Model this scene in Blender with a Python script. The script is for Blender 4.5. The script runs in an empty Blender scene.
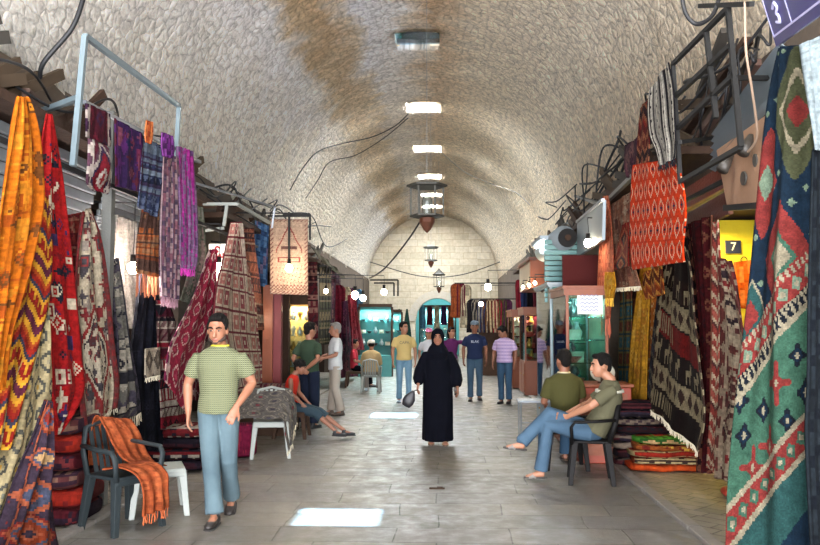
import bpy, bmesh, math, random
import numpy as np
from mathutils import Vector, Matrix, noise
random.seed(7)
PI = math.pi
S = bpy.context.scene
C = S.collection

# ---------------------------------------------------------------- camera
FPX, VX, VY, CZ = 800.0, 443.0, 325.0, 1.70
cd = bpy.data.cameras.new('camera'); cam = bpy.data.objects.new('camera', cd); C.objects.link(cam)
cd.lens = 36.0*FPX/820; cd.sensor_width = 36; cd.clip_end = 300; cd.clip_start = 0.05
yaw = math.atan((VX-410)/FPX); pitch = math.atan((VY-272.5)/FPX)
cam.location = (0, 0, CZ); cam.rotation_euler = (PI/2+pitch, 0, yaw)
S.camera = cam
CM = cam.rotation_euler.to_matrix(); CP = Vector((0, 0, CZ))

S.cycles.max_bounces = 16; S.cycles.diffuse_bounces = 8; S.cycles.transparent_max_bounces = 16
# ---------------------------------------------------------------- sky, sun, exposure
S.view_settings.view_transform = 'Standard'; S.view_settings.look = 'None'
S.view_settings.gamma = 1; S.view_settings.use_curve_mapping = False
S.view_settings.exposure = 0.72
w = bpy.data.worlds.new('sky'); S.world = w; w.use_nodes = True
bg = w.node_tree.nodes['Background']; bg.inputs[0].default_value = (0.34, 0.62, 1.0, 1); bg.inputs[1].default_value = 0.9
sd = bpy.data.lights.new('sun', 'SUN'); sun = bpy.data.objects.new('sun', sd); C.objects.link(sun)
sd.energy = 60.0; sd.angle = math.radians(0.8); sd.color = (0.97, 0.97, 1.0)
sun.location = (0, 8, 20)
sun.rotation_euler = Vector((-0.43, -0.75, -7.5)).to_track_quat('-Z', 'Y').to_euler()
XC, RX, ZS, ZR = -0.5, 3.4, 4.0, 3.5          # vault axis, half span, springing height, rise
SKY_Y = [2.7, 7.95, 16.0, 21.0, 26.0, 31.0, 35.5, 39.0]
def area(name, loc, sx, sy, e, col, rot=(0, 0, 0)):
    l = bpy.data.lights.new(name, 'AREA'); l.shape = 'RECTANGLE'; l.size = sx; l.size_y = sy; l.energy = e; l.color = col
    o = bpy.data.objects.new(name, l); C.objects.link(o); o.location = loc; o.rotation_euler = rot
    return o
# added area lamp standing in for daylight from the unseen mouth behind the camera
area('street_mouth_fill', (XC, -9.0, 4.2), 9.0, 8.0, 900, (0.93, 0.96, 1.0), (PI/2, 0, 0))
# added lamp imitating bounce off unseen paving, to brighten the vault
area('vault_fill', (XC, -5.2, 0.25), 7.0, 5.0, 7000, (0.97, 0.97, 1.0), (PI-0.75, 0, 0))
# daylight in the skylights of the vault
for i, y in enumerate(SKY_Y):
    if i in (1, 2): continue
    area('skylight_daylight', (XC, y, ZS+ZR+0.18), 0.9, 0.95, 430 if i < 5 else 400, (0.9, 0.96, 1.0))

# ---------------------------------------------------------------- helpers
def ray(px, py):
    return (CM @ Vector(((px-410)/FPX, (272.5-py)/FPX, -1))).normalized()
def at_y(px, py, Y):
    r = ray(px, py); return CP + r*(Y/r.y)
def at_x(px, py, X):
    r = ray(px, py); return CP + r*(X/r.x)
def at_g(px, py, z=0.0):
    r = ray(px, py); return CP + r*((z-CZ)/r.z)

def on_vault(px, py, off=0.14):
    r = ray(px, py); a, b = RX-off, ZR-off; t = 1.0
    for _ in range(4000):
        p = CP+r*t
        if p.z > ZS and ((p.x-XC)/a)**2+((p.z-ZS)/b)**2 >= 1: return p
        t += 0.01
    return p
def props(o, label=None, cat=None, group=None, kind=None):
    if label: o['label'] = label
    if cat: o['category'] = cat
    if group: o['group'] = group
    if kind: o['kind'] = kind
    return o
def empty(name, label, cat, loc=(0, 0, 0), rz=0, group=None):
    o = bpy.data.objects.new(name, None); C.objects.link(o); o.location = loc; o.rotation_euler = (0, 0, rz)
    o.empty_display_size = 0.1
    return props(o, label, cat, group)
def link_me(name, me, mat, parent=None, smooth=False):
    if mat is not None:
        for m in (mat if isinstance(mat, list) else [mat]): me.materials.append(m)
    if smooth: me.polygons.foreach_set('use_smooth', [True]*len(me.polygons))
    o = bpy.data.objects.new(name, me); C.objects.link(o)
    if parent: o.parent = parent
    return o
def rebase(o):
    """move a top-level mesh's origin to the centre of its base"""
    me = o.data; n = len(me.vertices); a = np.empty(n*3); me.vertices.foreach_get('co', a); a = a.reshape(-1, 3)
    c = np.array([(a[:, 0].min()+a[:, 0].max())/2, (a[:, 1].min()+a[:, 1].max())/2, a[:, 2].min()])
    me.vertices.foreach_set('co', (a-c).ravel()); o.location = o.location + Vector(c)
    for ch in o.children:
        ch.location = ch.location - Vector(c)
    return o
class MB:
    def __init__(s): s.v = []; s.f = []; s.m = []; s.mi = 0
    def add(s, vs, fs):
        n = len(s.v); s.v += [tuple(v) for v in vs]; s.f += [tuple(i+n for i in f) for f in fs]; s.m += [s.mi]*len(fs); return s
    def box(s, c, d, rot=None):
        x, y, z = d[0]/2, d[1]/2, d[2]/2
        vs = [Vector((a*x, b*y, e*z)) for a in (-1, 1) for b in (-1, 1) for e in (-1, 1)]
        if rot is not None: vs = [rot @ v for v in vs]
        c = Vector(c); vs = [v+c for v in vs]
        return s.add(vs, [(0, 1, 3, 2), (4, 6, 7, 5), (0, 4, 5, 1), (2, 3, 7, 6), (0, 2, 6, 4), (1, 5, 7, 3)])
    def b2(s, a, b):
        return s.box([(a[i]+b[i])/2 for i in range(3)], [abs(b[i]-a[i]) for i in range(3)])
    def bar(s, a, b, w, h=None):
        a, b = Vector(a), Vector(b); d = b-a
        q = d.to_track_quat('Z', 'Y').to_matrix()
        return s.box((a+b)/2, (w, h or w, d.length), q)
    def tube(s, pts, r, n=8, side=None, caps=True):
        """r: number, list of numbers or list of (rx, ry); side: axis of rx"""
        pts = [Vector(p) for p in pts]; N = len(pts); rings = []
        t0 = None; x = None
        for i, p in enumerate(pts):
            t = (pts[min(i+1, N-1)]-pts[max(i-1, 0)]).normalized()
            if side is not None: x = Vector(side)
            elif x is None:
                x = Vector((1, 0, 0)) if abs(t.x) < 0.8 else Vector((0, 1, 0))
            x = (x - t*x.dot(t)).normalized(); y = t.cross(x)
            ri = r[i] if isinstance(r, (list, tuple)) else r
            rx, ry = ri if isinstance(ri, (list, tuple)) else (ri, ri)
            rings.append([p + x*math.cos(2*PI*k/n)*rx + y*math.sin(2*PI*k/n)*ry for k in range(n)])
        vs = [v for g in rings for v in g]; fs = []
        for i in range(N-1):
            for k in range(n):
                a, b = i*n+k, i*n+(k+1) % n; fs.append((a, b, b+n, a+n))
        if caps:
            fs.append(tuple(range(n-1, -1, -1))); fs.append(tuple((N-1)*n+k for k in range(n)))
        return s.add(vs, fs)
    def ball(s, c, r, n=12, m=8, rot=None):
        if not isinstance(r, (list, tuple)): r = (r, r, r)
        c = Vector(c); vs = [Vector((0, 0, r[2]))]
        for i in range(1, m):
            th = PI*i/m
            for k in range(n):
                vs.append(Vector((r[0]*math.sin(th)*math.cos(2*PI*k/n), r[1]*math.sin(th)*math.sin(2*PI*k/n), r[2]*math.cos(th))))
        vs.append(Vector((0, 0, -r[2])))
        if rot is not None: vs = [rot @ v for v in vs]
        vs = [v+c for v in vs]; fs = []
        for k in range(n):
            fs.append((0, 1+k, 1+(k+1) % n)); L = len(vs)-1
            fs.append((L, L-n+(k+1) % n, L-n+k))
        for i in range(m-2):
            for k in range(n):
                a = 1+i*n+k; b = 1+i*n+(k+1) % n; fs.append((a, a+n, b+n, b))
        return s.add(vs, fs)
    def lathe(s, prof, c=(0, 0, 0), n=16):
        c = Vector(c); vs = []; fs = []
        for r, z in prof:
            for k in range(n): vs.append(c+Vector((r*math.cos(2*PI*k/n), r*math.sin(2*PI*k/n), z)))
        for i in range(len(prof)-1):
            for k in range(n):
                a, b = i*n+k, i*n+(k+1) % n; fs.append((a, b, b+n, a+n))
        fs.append(tuple(range(n-1, -1, -1))); fs.append(tuple((len(prof)-1)*n+k for k in range(n)))
        return s.add(vs, fs)
    def build(s, name, mat, parent=None, smooth=False, bevel=0, label=None):
        me = bpy.data.meshes.new(name); me.from_pydata([tuple(v) for v in s.v], [], s.f)
        o = link_me(name, me, mat, parent, smooth)
        if isinstance(mat, list) and len(mat) > 1: me.polygons.foreach_set('material_index', s.m)
        if bevel:
            b = o.modifiers.new('bevel', 'BEVEL'); b.width = bevel; b.segments = 2; b.limit_method = 'ANGLE'
        if label: o['label'] = label
        return o
def copy_tree(o, parent=None):
    c = o.copy(); C.objects.link(c); c.parent = parent
    for ch in o.children: copy_tree(ch, c)
    return c

# ---------------------------------------------------------------- materials
MATS = {}
def rgb(h):
    if isinstance(h, str):
        h = h.lstrip('#'); c = [int(h[i:i+2], 16)/255 for i in (0, 2, 4)]
        return tuple(x/12.92 if x <= 0.04045 else ((x+0.055)/1.055)**2.4 for x in c) + (1,)
    return tuple(h)+(1,)
def mat(key, col='#888888', rough=0.7, metal=0.0, bump=0.0, bscale=40, var=0.12, vscale=6, **kw):
    """noisy procedural principled material"""
    if key in MATS: return MATS[key]
    m = bpy.data.materials.new(key); m.use_nodes = True; nt = m.node_tree; N = nt.nodes; L = nt.links
    b = N['Principled BSDF']; b.inputs['Roughness'].default_value = rough; b.inputs['Specular IOR Level'].default_value = 0.2 if rough > .8 else 0.5; b.inputs['Metallic'].default_value = metal
    tc = N.new('ShaderNodeTexCoord'); nz = N.new('ShaderNodeTexNoise'); nz.inputs['Scale'].default_value = vscale; nz.inputs['Detail'].default_value = 5
    L.new(tc.outputs['Object'], nz.inputs['Vector'])
    mx = N.new('ShaderNodeMix'); mx.data_type = 'RGBA'
    c = rgb(col); mx.inputs[6].default_value = tuple(x*(1-var*1.6) for x in c[:3])+(1,); mx.inputs[7].default_value = tuple(min(1, x*(1+var)) for x in c[:3])+(1,)
    L.new(nz.outputs['Fac'], mx.inputs[0]); L.new(mx.outputs[2], b.inputs['Base Color'])
    if bump:
        n2 = N.new('ShaderNodeTexNoise'); n2.inputs['Scale'].default_value = bscale; n2.inputs['Detail'].default_value = 6
        L.new(tc.outputs['Object'], n2.inputs['Vector'])
        bp = N.new('ShaderNodeBump'); bp.inputs['Strength'].default_value = bump; bp.inputs['Distance'].default_value = 0.02
        L.new(n2.outputs['Fac'], bp.inputs['Height']); L.new(bp.outputs[0], b.inputs['Normal'])
    for k, v in kw.items(): b.inputs[k.replace('_', ' ')].default_value = v
    MATS[key] = m; return m
def emis(key, col, strength):
    if key in MATS: return MATS[key]
    m = bpy.data.materials.new(key); m.use_nodes = True; b = m.node_tree.nodes['Principled BSDF']
    b.inputs['Base Color'].default_value = rgb(col); b.inputs['Emission Color'].default_value = rgb(col); b.inputs['Emission Strength'].default_value = strength
    MATS[key] = m; return m
def glassmat(key, tint=(0.9, 0.97, 0.96), refl=0.1):
    if key in MATS: return MATS[key]
    m = bpy.data.materials.new(key); m.use_nodes = True; nt = m.node_tree; N = nt.nodes; L = nt.links
    N.remove(N['Principled BSDF']); out = N['Material Output']
    t = N.new('ShaderNodeBsdfTransparent'); t.inputs[0].default_value = tuple(tint)+(1,)
    g = N.new('ShaderNodeBsdfGlossy'); g.inputs['Roughness'].default_value = 0.03
    fr = N.new('ShaderNodeFresnel'); fr.inputs[0].default_value = 1.5
    ad = N.new('ShaderNodeMath'); ad.operation = 'ADD'; ad.inputs[1].default_value = refl*0.4
    mx = N.new('ShaderNodeMixShader'); L.new(fr.outputs[0], ad.inputs[0]); L.new(ad.outputs[0], mx.inputs[0]); L.new(t.outputs[0], mx.inputs[1]); L.new(g.outputs[0], mx.inputs[2])
    L.new(mx.outputs[0], out.inputs[0]); MATS[key] = m; return m

# ---------------------------------------------------------------- structure materials
def stone_vault():
    m = bpy.data.materials.new('vault_stone'); m.use_nodes = True; nt = m.node_tree; N = nt.nodes; L = nt.links
    b = N['Principled BSDF']; b.inputs['Roughness'].default_value = 0.95
    uv = N.new('ShaderNodeUVMap'); mp = N.new('ShaderNodeMapping'); mp.inputs['Scale'].default_value = (7.0, 6.0, 1)
    L.new(uv.outputs[0], mp.inputs[0])
    wn = N.new('ShaderNodeTexNoise'); wn.inputs['Scale'].default_value = 4.5; wn.inputs['Detail'].default_value = 5
    L.new(uv.outputs[0], wn.inputs['Vector'])
    va = N.new('ShaderNodeVectorMath'); va.operation = 'MULTIPLY_ADD'; va.inputs[1].default_value = (1.3, 1.3, 0)
    L.new(wn.outputs['Color'], va.inputs[0]); L.new(mp.outputs[0], va.inputs[2])
    vo = N.new('ShaderNodeTexVoronoi'); vo.feature = 'F1'; vo.voronoi_dimensions = '2D'; vo.inputs['Scale'].default_value = 1.0; vo.inputs['Randomness'].default_value = 0.85
    L.new(va.outputs[0], vo.inputs['Vector'])
    ve = N.new('ShaderNodeTexVoronoi'); ve.feature = 'DISTANCE_TO_EDGE'; ve.voronoi_dimensions = '2D'; ve.inputs['Scale'].default_value = 1.0; ve.inputs['Randomness'].default_value = 0.85
    L.new(va.outputs[0], ve.inputs['Vector'])
    n1 = N.new('ShaderNodeTexNoise'); n1.inputs['Scale'].default_value = 7; n1.inputs['Detail'].default_value = 10; n1.inputs['Roughness'].default_value = 0.75
    L.new(uv.outputs[0], n1.inputs['Vector'])
    # tan and pale grey runs: part stain, part warm and cool light painted in
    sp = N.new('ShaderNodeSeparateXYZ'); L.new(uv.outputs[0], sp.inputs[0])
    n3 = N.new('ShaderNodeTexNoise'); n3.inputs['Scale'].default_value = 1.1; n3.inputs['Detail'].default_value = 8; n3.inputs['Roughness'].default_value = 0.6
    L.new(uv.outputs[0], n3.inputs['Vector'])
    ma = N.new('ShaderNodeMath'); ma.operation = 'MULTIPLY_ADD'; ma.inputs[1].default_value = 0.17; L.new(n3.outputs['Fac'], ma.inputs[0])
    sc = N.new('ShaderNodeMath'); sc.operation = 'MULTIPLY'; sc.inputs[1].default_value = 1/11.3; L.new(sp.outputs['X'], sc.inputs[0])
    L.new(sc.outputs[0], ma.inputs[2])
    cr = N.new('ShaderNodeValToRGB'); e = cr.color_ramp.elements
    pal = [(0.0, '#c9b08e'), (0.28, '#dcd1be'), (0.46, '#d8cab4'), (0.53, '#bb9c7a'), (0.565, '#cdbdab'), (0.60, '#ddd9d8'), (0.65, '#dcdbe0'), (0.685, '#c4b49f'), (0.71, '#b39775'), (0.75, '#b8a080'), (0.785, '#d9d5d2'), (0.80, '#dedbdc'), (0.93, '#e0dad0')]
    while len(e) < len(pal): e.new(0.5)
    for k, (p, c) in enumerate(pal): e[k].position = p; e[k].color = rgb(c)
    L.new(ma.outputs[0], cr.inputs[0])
    # per-stone tone
    hs = N.new('ShaderNodeSeparateColor'); L.new(vo.outputs['Color'], hs.inputs[0])
    mr = N.new('ShaderNodeMapRange'); mr.inputs['To Min'].default_value = 1.0; mr.inputs['To Max'].default_value = 1.25; L.new(hs.outputs[0], mr.inputs['Value'])
    m2 = N.new('ShaderNodeMapRange'); m2.inputs['From Min'].default_value = 0.3; m2.inputs['From Max'].default_value = 0.7; m2.inputs['To Min'].default_value = 0.60; m2.inputs['To Max'].default_value = 1.75; L.new(n1.outputs['Fac'], m2.inputs['Value'])
    mm = N.new('ShaderNodeMath'); mm.operation = 'MULTIPLY'; L.new(mr.outputs[0], mm.inputs[0]); L.new(m2.outputs[0], mm.inputs[1])
    ed = N.new('ShaderNodeMapRange'); ed.inputs['From Max'].default_value = 0.10; ed.inputs['To Min'].default_value = 0.66; ed.inputs['To Max'].default_value = 1.0; L.new(ve.outputs['Distance'], ed.inputs['Value'])
    m3 = N.new('ShaderNodeMath'); m3.operation = 'MULTIPLY'; L.new(mm.outputs[0], m3.inputs[0]); L.new(ed.outputs[0], m3.inputs[1])
    # colour mixes towards tan deeper in the street, less at the far end
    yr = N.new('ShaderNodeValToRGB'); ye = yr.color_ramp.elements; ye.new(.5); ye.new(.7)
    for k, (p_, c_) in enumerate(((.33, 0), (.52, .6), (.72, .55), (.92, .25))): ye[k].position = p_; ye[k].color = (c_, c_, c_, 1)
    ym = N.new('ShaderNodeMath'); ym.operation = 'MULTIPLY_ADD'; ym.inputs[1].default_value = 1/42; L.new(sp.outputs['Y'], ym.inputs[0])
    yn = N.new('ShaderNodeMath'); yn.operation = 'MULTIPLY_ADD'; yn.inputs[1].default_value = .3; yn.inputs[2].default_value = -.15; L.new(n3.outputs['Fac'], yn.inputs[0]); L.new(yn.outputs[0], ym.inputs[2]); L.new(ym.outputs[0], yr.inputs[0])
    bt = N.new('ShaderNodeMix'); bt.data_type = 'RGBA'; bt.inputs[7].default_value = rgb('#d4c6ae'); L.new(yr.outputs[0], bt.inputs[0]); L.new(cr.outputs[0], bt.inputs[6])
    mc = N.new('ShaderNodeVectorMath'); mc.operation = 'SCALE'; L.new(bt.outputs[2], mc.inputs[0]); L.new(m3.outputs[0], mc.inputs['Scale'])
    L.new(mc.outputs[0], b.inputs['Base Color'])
    bp = N.new('ShaderNodeBump'); bp.inputs['Strength'].default_value = 1.0; bp.inputs['Distance'].default_value = 0.13
    ad = N.new('ShaderNodeMath'); ad.operation = 'MULTIPLY_ADD'; ad.inputs[1].default_value = 2.6; L.new(n1.outputs['Fac'], ad.inputs[0])
    e2 = N.new('ShaderNodeMapRange'); e2.inputs['From Max'].default_value = 0.25; e2.inputs['To Max'].default_value = 0.7; L.new(ve.outputs['Distance'], e2.inputs['Value']); L.new(e2.outputs[0], ad.inputs[2])
    L.new(ad.outputs[0], bp.inputs['Height']); L.new(bp.outputs[0], b.inputs['Normal'])
    return m
def blocks(key, cols, bw, bh, mortar='#6f675c', msize=0.012, rough=(0.35, 0.7), coord='Object', rot=(0, 0, 0), bump=0.5, spec=0.5):
    m = bpy.data.materials.new(key); m.use_nodes = True; nt = m.node_tree; N = nt.nodes; L = nt.links
    b = N['Principled BSDF']; b.inputs['Specular IOR Level'].default_value = spec
    tc = N.new('ShaderNodeTexCoord'); mp = N.new('ShaderNodeMapping'); mp.inputs['Rotation'].default_value = rot
    L.new(tc.outputs[coord], mp.inputs[0])
    wn = N.new('ShaderNodeTexNoise'); wn.inputs['Scale'].default_value = 0.8; L.new(mp.outputs[0], wn.inputs['Vector'])
    va = N.new('ShaderNodeVectorMath'); va.operation = 'MULTIPLY_ADD'; va.inputs[1].default_value = (0.12, 0.12, 0); L.new(wn.outputs['Color'], va.inputs[0]); L.new(mp.outputs[0], va.inputs[2])
    br = N.new('ShaderNodeTexBrick'); br.inputs['Scale'].default_value = 1; br.inputs['Brick Width'].default_value = bw; br.inputs['Row Height'].default_value = bh
    br.inputs['Mortar Size'].default_value = msize; br.inputs['Mortar Smooth'].default_value = 0.4; br.inputs['Bias'].default_value = 0.0
    br.offset = 0.37; br.squash = 1.35; br.squash_frequency = 3
    br.inputs['Color1'].default_value = (0, 0, 0, 1); br.inputs['Color2'].default_value = (1, 1, 1, 1); br.inputs['Mortar'].default_value = (0.5, 0.5, 0.5, 1)
    L.new(va.outputs[0], br.inputs['Vector'])
    cr = N.new('ShaderNodeValToRGB'); e = cr.color_ramp.elements
    while len(e) < len(cols): e.new(0.5)
    for k, c in enumerate(cols): e[k].position = k/(len(cols)-1); e[k].color = rgb(c)
    L.new(br.outputs['Color'], cr.inputs[0])
    n1 = N.new('ShaderNodeTexNoise'); n1.inputs['Scale'].default_value = 5; n1.inputs['Detail'].default_value = 8; n1.inputs['Roughness'].default_value = 0.65; L.new(tc.outputs[coord], n1.inputs['Vector'])
    mr = N.new('ShaderNodeMapRange'); mr.inputs['From Min'].default_value = 0.3; mr.inputs['From Max'].default_value = 0.7; mr.inputs['To Min'].default_value = 0.72; mr.inputs['To Max'].default_value = 1.12; L.new(n1.outputs['Fac'], mr.inputs['Value'])
    sc = N.new('ShaderNodeVectorMath'); sc.operation = 'SCALE'; L.new(cr.outputs[0], sc.inputs[0]); L.new(mr.outputs[0], sc.inputs['Scale'])
    mx = N.new('ShaderNodeMix'); mx.data_type = 'RGBA'; mx.inputs[7].default_value = rgb(mortar); L.new(br.outputs['Fac'], mx.inputs[0]); L.new(sc.outputs[0], mx.inputs[6])
    L.new(mx.outputs[2], b.inputs['Base Color'])
    r2 = N.new('ShaderNodeMapRange'); r2.inputs['From Min'].default_value = 0.35; r2.inputs['From Max'].default_value = 0.65; r2.inputs['To Min'].default_value = rough[0]; r2.inputs['To Max'].default_value = rough[1]; L.new(n1.outputs['Fac'], r2.inputs['Value']); L.new(r2.outputs[0], b.inputs['Roughness'])
    iv = N.new('ShaderNodeMath'); iv.operation = 'MULTIPLY_ADD'; iv.inputs[1].default_value = -1.0; L.new(br.outputs['Fac'], iv.inputs[0]); L.new(n1.outputs['Fac'], iv.inputs[2])
    bp = N.new('ShaderNodeBump'); bp.inputs['Strength'].default_value = bump; bp.inputs['Distance'].default_value = 0.012; L.new(iv.outputs[0], bp.inputs['Height']); L.new(bp.outputs[0], b.inputs['Normal'])
    MATS[key] = m; return m

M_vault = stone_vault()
M_floor = blocks('street_slabs', ['#5f5b54', '#6d675e', '#64605c', '#756f64', '#5d5a58'], 0.95, 0.46, '#3b3730', 0.008, (0.28, 0.62))
M_side = blocks('pavement_cobbles', ['#5f594e', '#746c5f', '#696157', '#7a7265'], 0.26, 0.17, '#322d22', 0.010, (0.4, 0.75), rot=(0, 0, PI/4))
M_ashlar = blocks('ashlar_stone', ['#b3a892', '#c6bba6', '#bcb09a', '#cdc4b1'], 0.7, 0.34, '#93886f', 0.010, (0.8, 0.95), rot=(PI/2, 0, 0))
M_wall = mat('old_plaster', '#5c5147', 0.9, bump=0.6, bscale=14, var=0.25, vscale=2.5)
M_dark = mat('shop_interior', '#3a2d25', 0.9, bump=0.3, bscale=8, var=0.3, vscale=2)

# ---------------------------------------------------------------- structure
def uvgrid(name, P, nu, nv, uvf, material, skip=lambda i, j: False, thick=0):
    vs = [P(i, j) for j in range(nv+1) for i in range(nu+1)]; fs = []
    for j in range(nv):
        for i in range(nu):
            if skip(i, j): continue
            a = j*(nu+1)+i; fs.append((a, a+1, a+nu+2, a+nu+1))
    me = bpy.data.meshes.new(name); me.from_pydata([tuple(v) for v in vs], [], fs)
    ul = me.uv_layers.new(name='uv')
    for p in me.polygons:
        for li in p.loop_indices:
            vi = me.loops[li].vertex_index; ul.data[li].uv = uvf(vi % (nu+1), vi//(nu+1))
    o = link_me(name, me, material, None, True)
    if thick:
        s = o.modifiers.new('thickness', 'SOLIDIFY'); s.thickness = thick; s.offset = -1
    return o
Y0, Y1 = -2.0, 42.0
NT, DY = 48, 0.25
NY = int((Y1-Y0)/DY)
def vault_p(i, j):
    th = PI*i/NT; y = Y0+DY*j
    k = 0.05*(noise.noise(Vector((th*6, y*1.6, 3)))) + 0.03*noise.noise(Vector((th*16, y*4, 9)))
    if 21 <= i <= 27: k *= 0.2
    return (XC+(RX+k)*math.cos(th), y, ZS+(ZR+k)*math.sin(th))
def vault_skip(i, j):
    y = Y0+DY*(j+0.5)
    return 22 <= i < 26 and any(abs(y-s) < 0.5 for s in SKY_Y)
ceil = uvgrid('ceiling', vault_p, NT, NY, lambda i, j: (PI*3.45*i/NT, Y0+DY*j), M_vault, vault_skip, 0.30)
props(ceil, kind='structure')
fl = MB(); fl.b2((-2.98, -12, -0.1), (2.02, 60, 0)); o = fl.build('floor', M_floor); props(o, kind='structure')
for sx, a, b in (('left', -9, -3.12), ('right', 2.14, 9)):
    q = MB(); q.b2((a, -12, -0.1), (b, 60, 0.02)); props(q.build('floor_pavement_'+sx, M_side), kind='structure')
M_kerb = mat('kerb_stone', '#76706a', 0.55, bump=0.5, bscale=12, var=0.2, vscale=3)
for i, (a, b) in enumerate(((-3.12, -2.98), (2.02, 2.14))):
    q = MB()
    y = -12.0
    while y < 44:
        L_ = 0.8+0.25*math.sin(y*3.1); q.b2((a+0.004, y, -0.08), (b-0.004, y+L_-0.012, 0.035)); y += L_
    props(q.build('trim_%d' % (i+1), M_kerb, bevel=0.01), kind='structure')

def side_wall(name, X, sgn, opens, depth=1.9):
    """wall with shop recesses; sgn=-1 left, +1 right"""
    q = MB(); ys = [Y0]
    T = 0.35
    for a, b, h in opens:
        q.b2((X, ys[-1], 0), (X+sgn*T, a, ZS+0.1)); q.b2((X, a, h), (X+sgn*T, b, ZS+0.1)); ys.append(b)
    q.b2((X, ys[-1], 0), (X+sgn*T, Y1, ZS+0.1))
    props(q.build(name, M_wall), kind='structure')
    r = MB(); xb = X+sgn*(T+depth)
    for a, b, h in opens:
        x0 = X+sgn*T
        r.b2((xb, a-0.1, 0), (xb+sgn*0.1, b+0.1, h+0.1)); r.b2((x0, a-0.12, 0), (xb, a-0.02, h+0.1)); r.b2((x0, b+0.02, 0), (xb, b+0.12, h+0.1)); r.b2((x0, a-0.1, h), (xb, b+0.1, h+0.1))
    props(r.build(name+'_recess', M_dark), kind='structure')
OPL = [(-1.5, 3.6, 3.0), (4.4, 7.6, 3.0), (8.2, 11.6, 3.1), (12.3, 15.6, 3.0), (16.4, 19.6, 3.0), (20.5, 24, 3.0), (25, 28.5, 3.0), (29.5, 33, 3.0)]
OPR = [(-1.5, 3.6, 3.0), (6.9, 10.6, 3.1), (11.2, 14.6, 3.1), (15.2, 18.8, 3.0), (19.5, 23.2, 3.0), (24, 27.5, 3.0), (28.5, 32, 3.0)]
side_wall('wall_left', XC-RX+0.02, -1, OPL)
side_wall('wall_right', XC+RX-0.02, 1, OPR)

# end wall with an arched gateway
AW, AS, AX = 1.15, 1.9, -0.3
q = MB(); n = 60
xs = sorted(set([XC-RX-0.2+(2*RX+0.4)*k/n for k in range(n+1)] + [AX-AW, AX+AW]))
for a, b in zip(xs[:-1], xs[1:]):
    zt = 7.8
    m_ = (a+b)/2
    def zb(x):
        return AS+math.sqrt(max(0, AW**2-(x-AX)**2))*1.05
    if AX-AW < m_ < AX+AW:
        za, zb_ = zb(max(a, AX-AW)), zb(min(b, AX+AW))
        vs = [(a, Y1, za), (b, Y1, zb_), (b, Y1, zt), (a, Y1, zt), (a, Y1+.8, za), (b, Y1+.8, zb_), (b, Y1+.8, zt), (a, Y1+.8, zt)]
        q.add(vs, [(0, 1, 2, 3), (4, 7, 6, 5), (0, 4, 5, 1), (3, 2, 6, 7), (0, 3, 7, 4), (1, 5, 6, 2)])
    else: q.b2((a, Y1, 0), (b, Y1+.8, zt))
props(q.build('wall_back', M_ashlar), kind='structure')
q = MB()
q.b2((AX-2.6, Y1+5, 0), (AX+2.6, Y1+5.2, 4)); q.b2((AX-2.8, Y1+.8, 0), (AX-2.6, Y1+5.2, 4)); q.b2((AX+2.6, Y1+.8, 0), (AX+2.8, Y1+5.2, 4)); q.b2((AX-2.8, Y1+.8, 4), (AX+2.8, Y1+5.2, 4.1))
props(q.build('wall_back_alley', mat('teal_wall', '#6fa9a8', 0.8)), kind='structure')
area('alley_tube_light', (AX, Y1+2.6, 3.8), 2.2, 2.5, 130, (0.6, 0.95, 1.0))
# voussoir ring around the gateway
q = MB()
for k in range(13):
    t0, t1 = PI*k/13+0.01, PI*(k+1)/13-0.01; vs = []
    for yy in (Y1-0.06, Y1+0.1):
        for r_, t in ((AW, t0), (AW, t1), (AW+.38, t1), (AW+.38, t0)): vs.append((AX+r_*math.cos(t), yy, AS+r_*1.05*math.sin(t)))
    q.add(vs, [(0, 1, 2, 3), (4, 7, 6, 5), (0, 4, 5, 1), (1, 5, 6, 2), (2, 6, 7, 3), (3, 7, 4, 0)])
props(q.build('trim_3', mat('voussoir', '#b9b1a3', 0.9, bump=0.4)), kind='structure')

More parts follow.
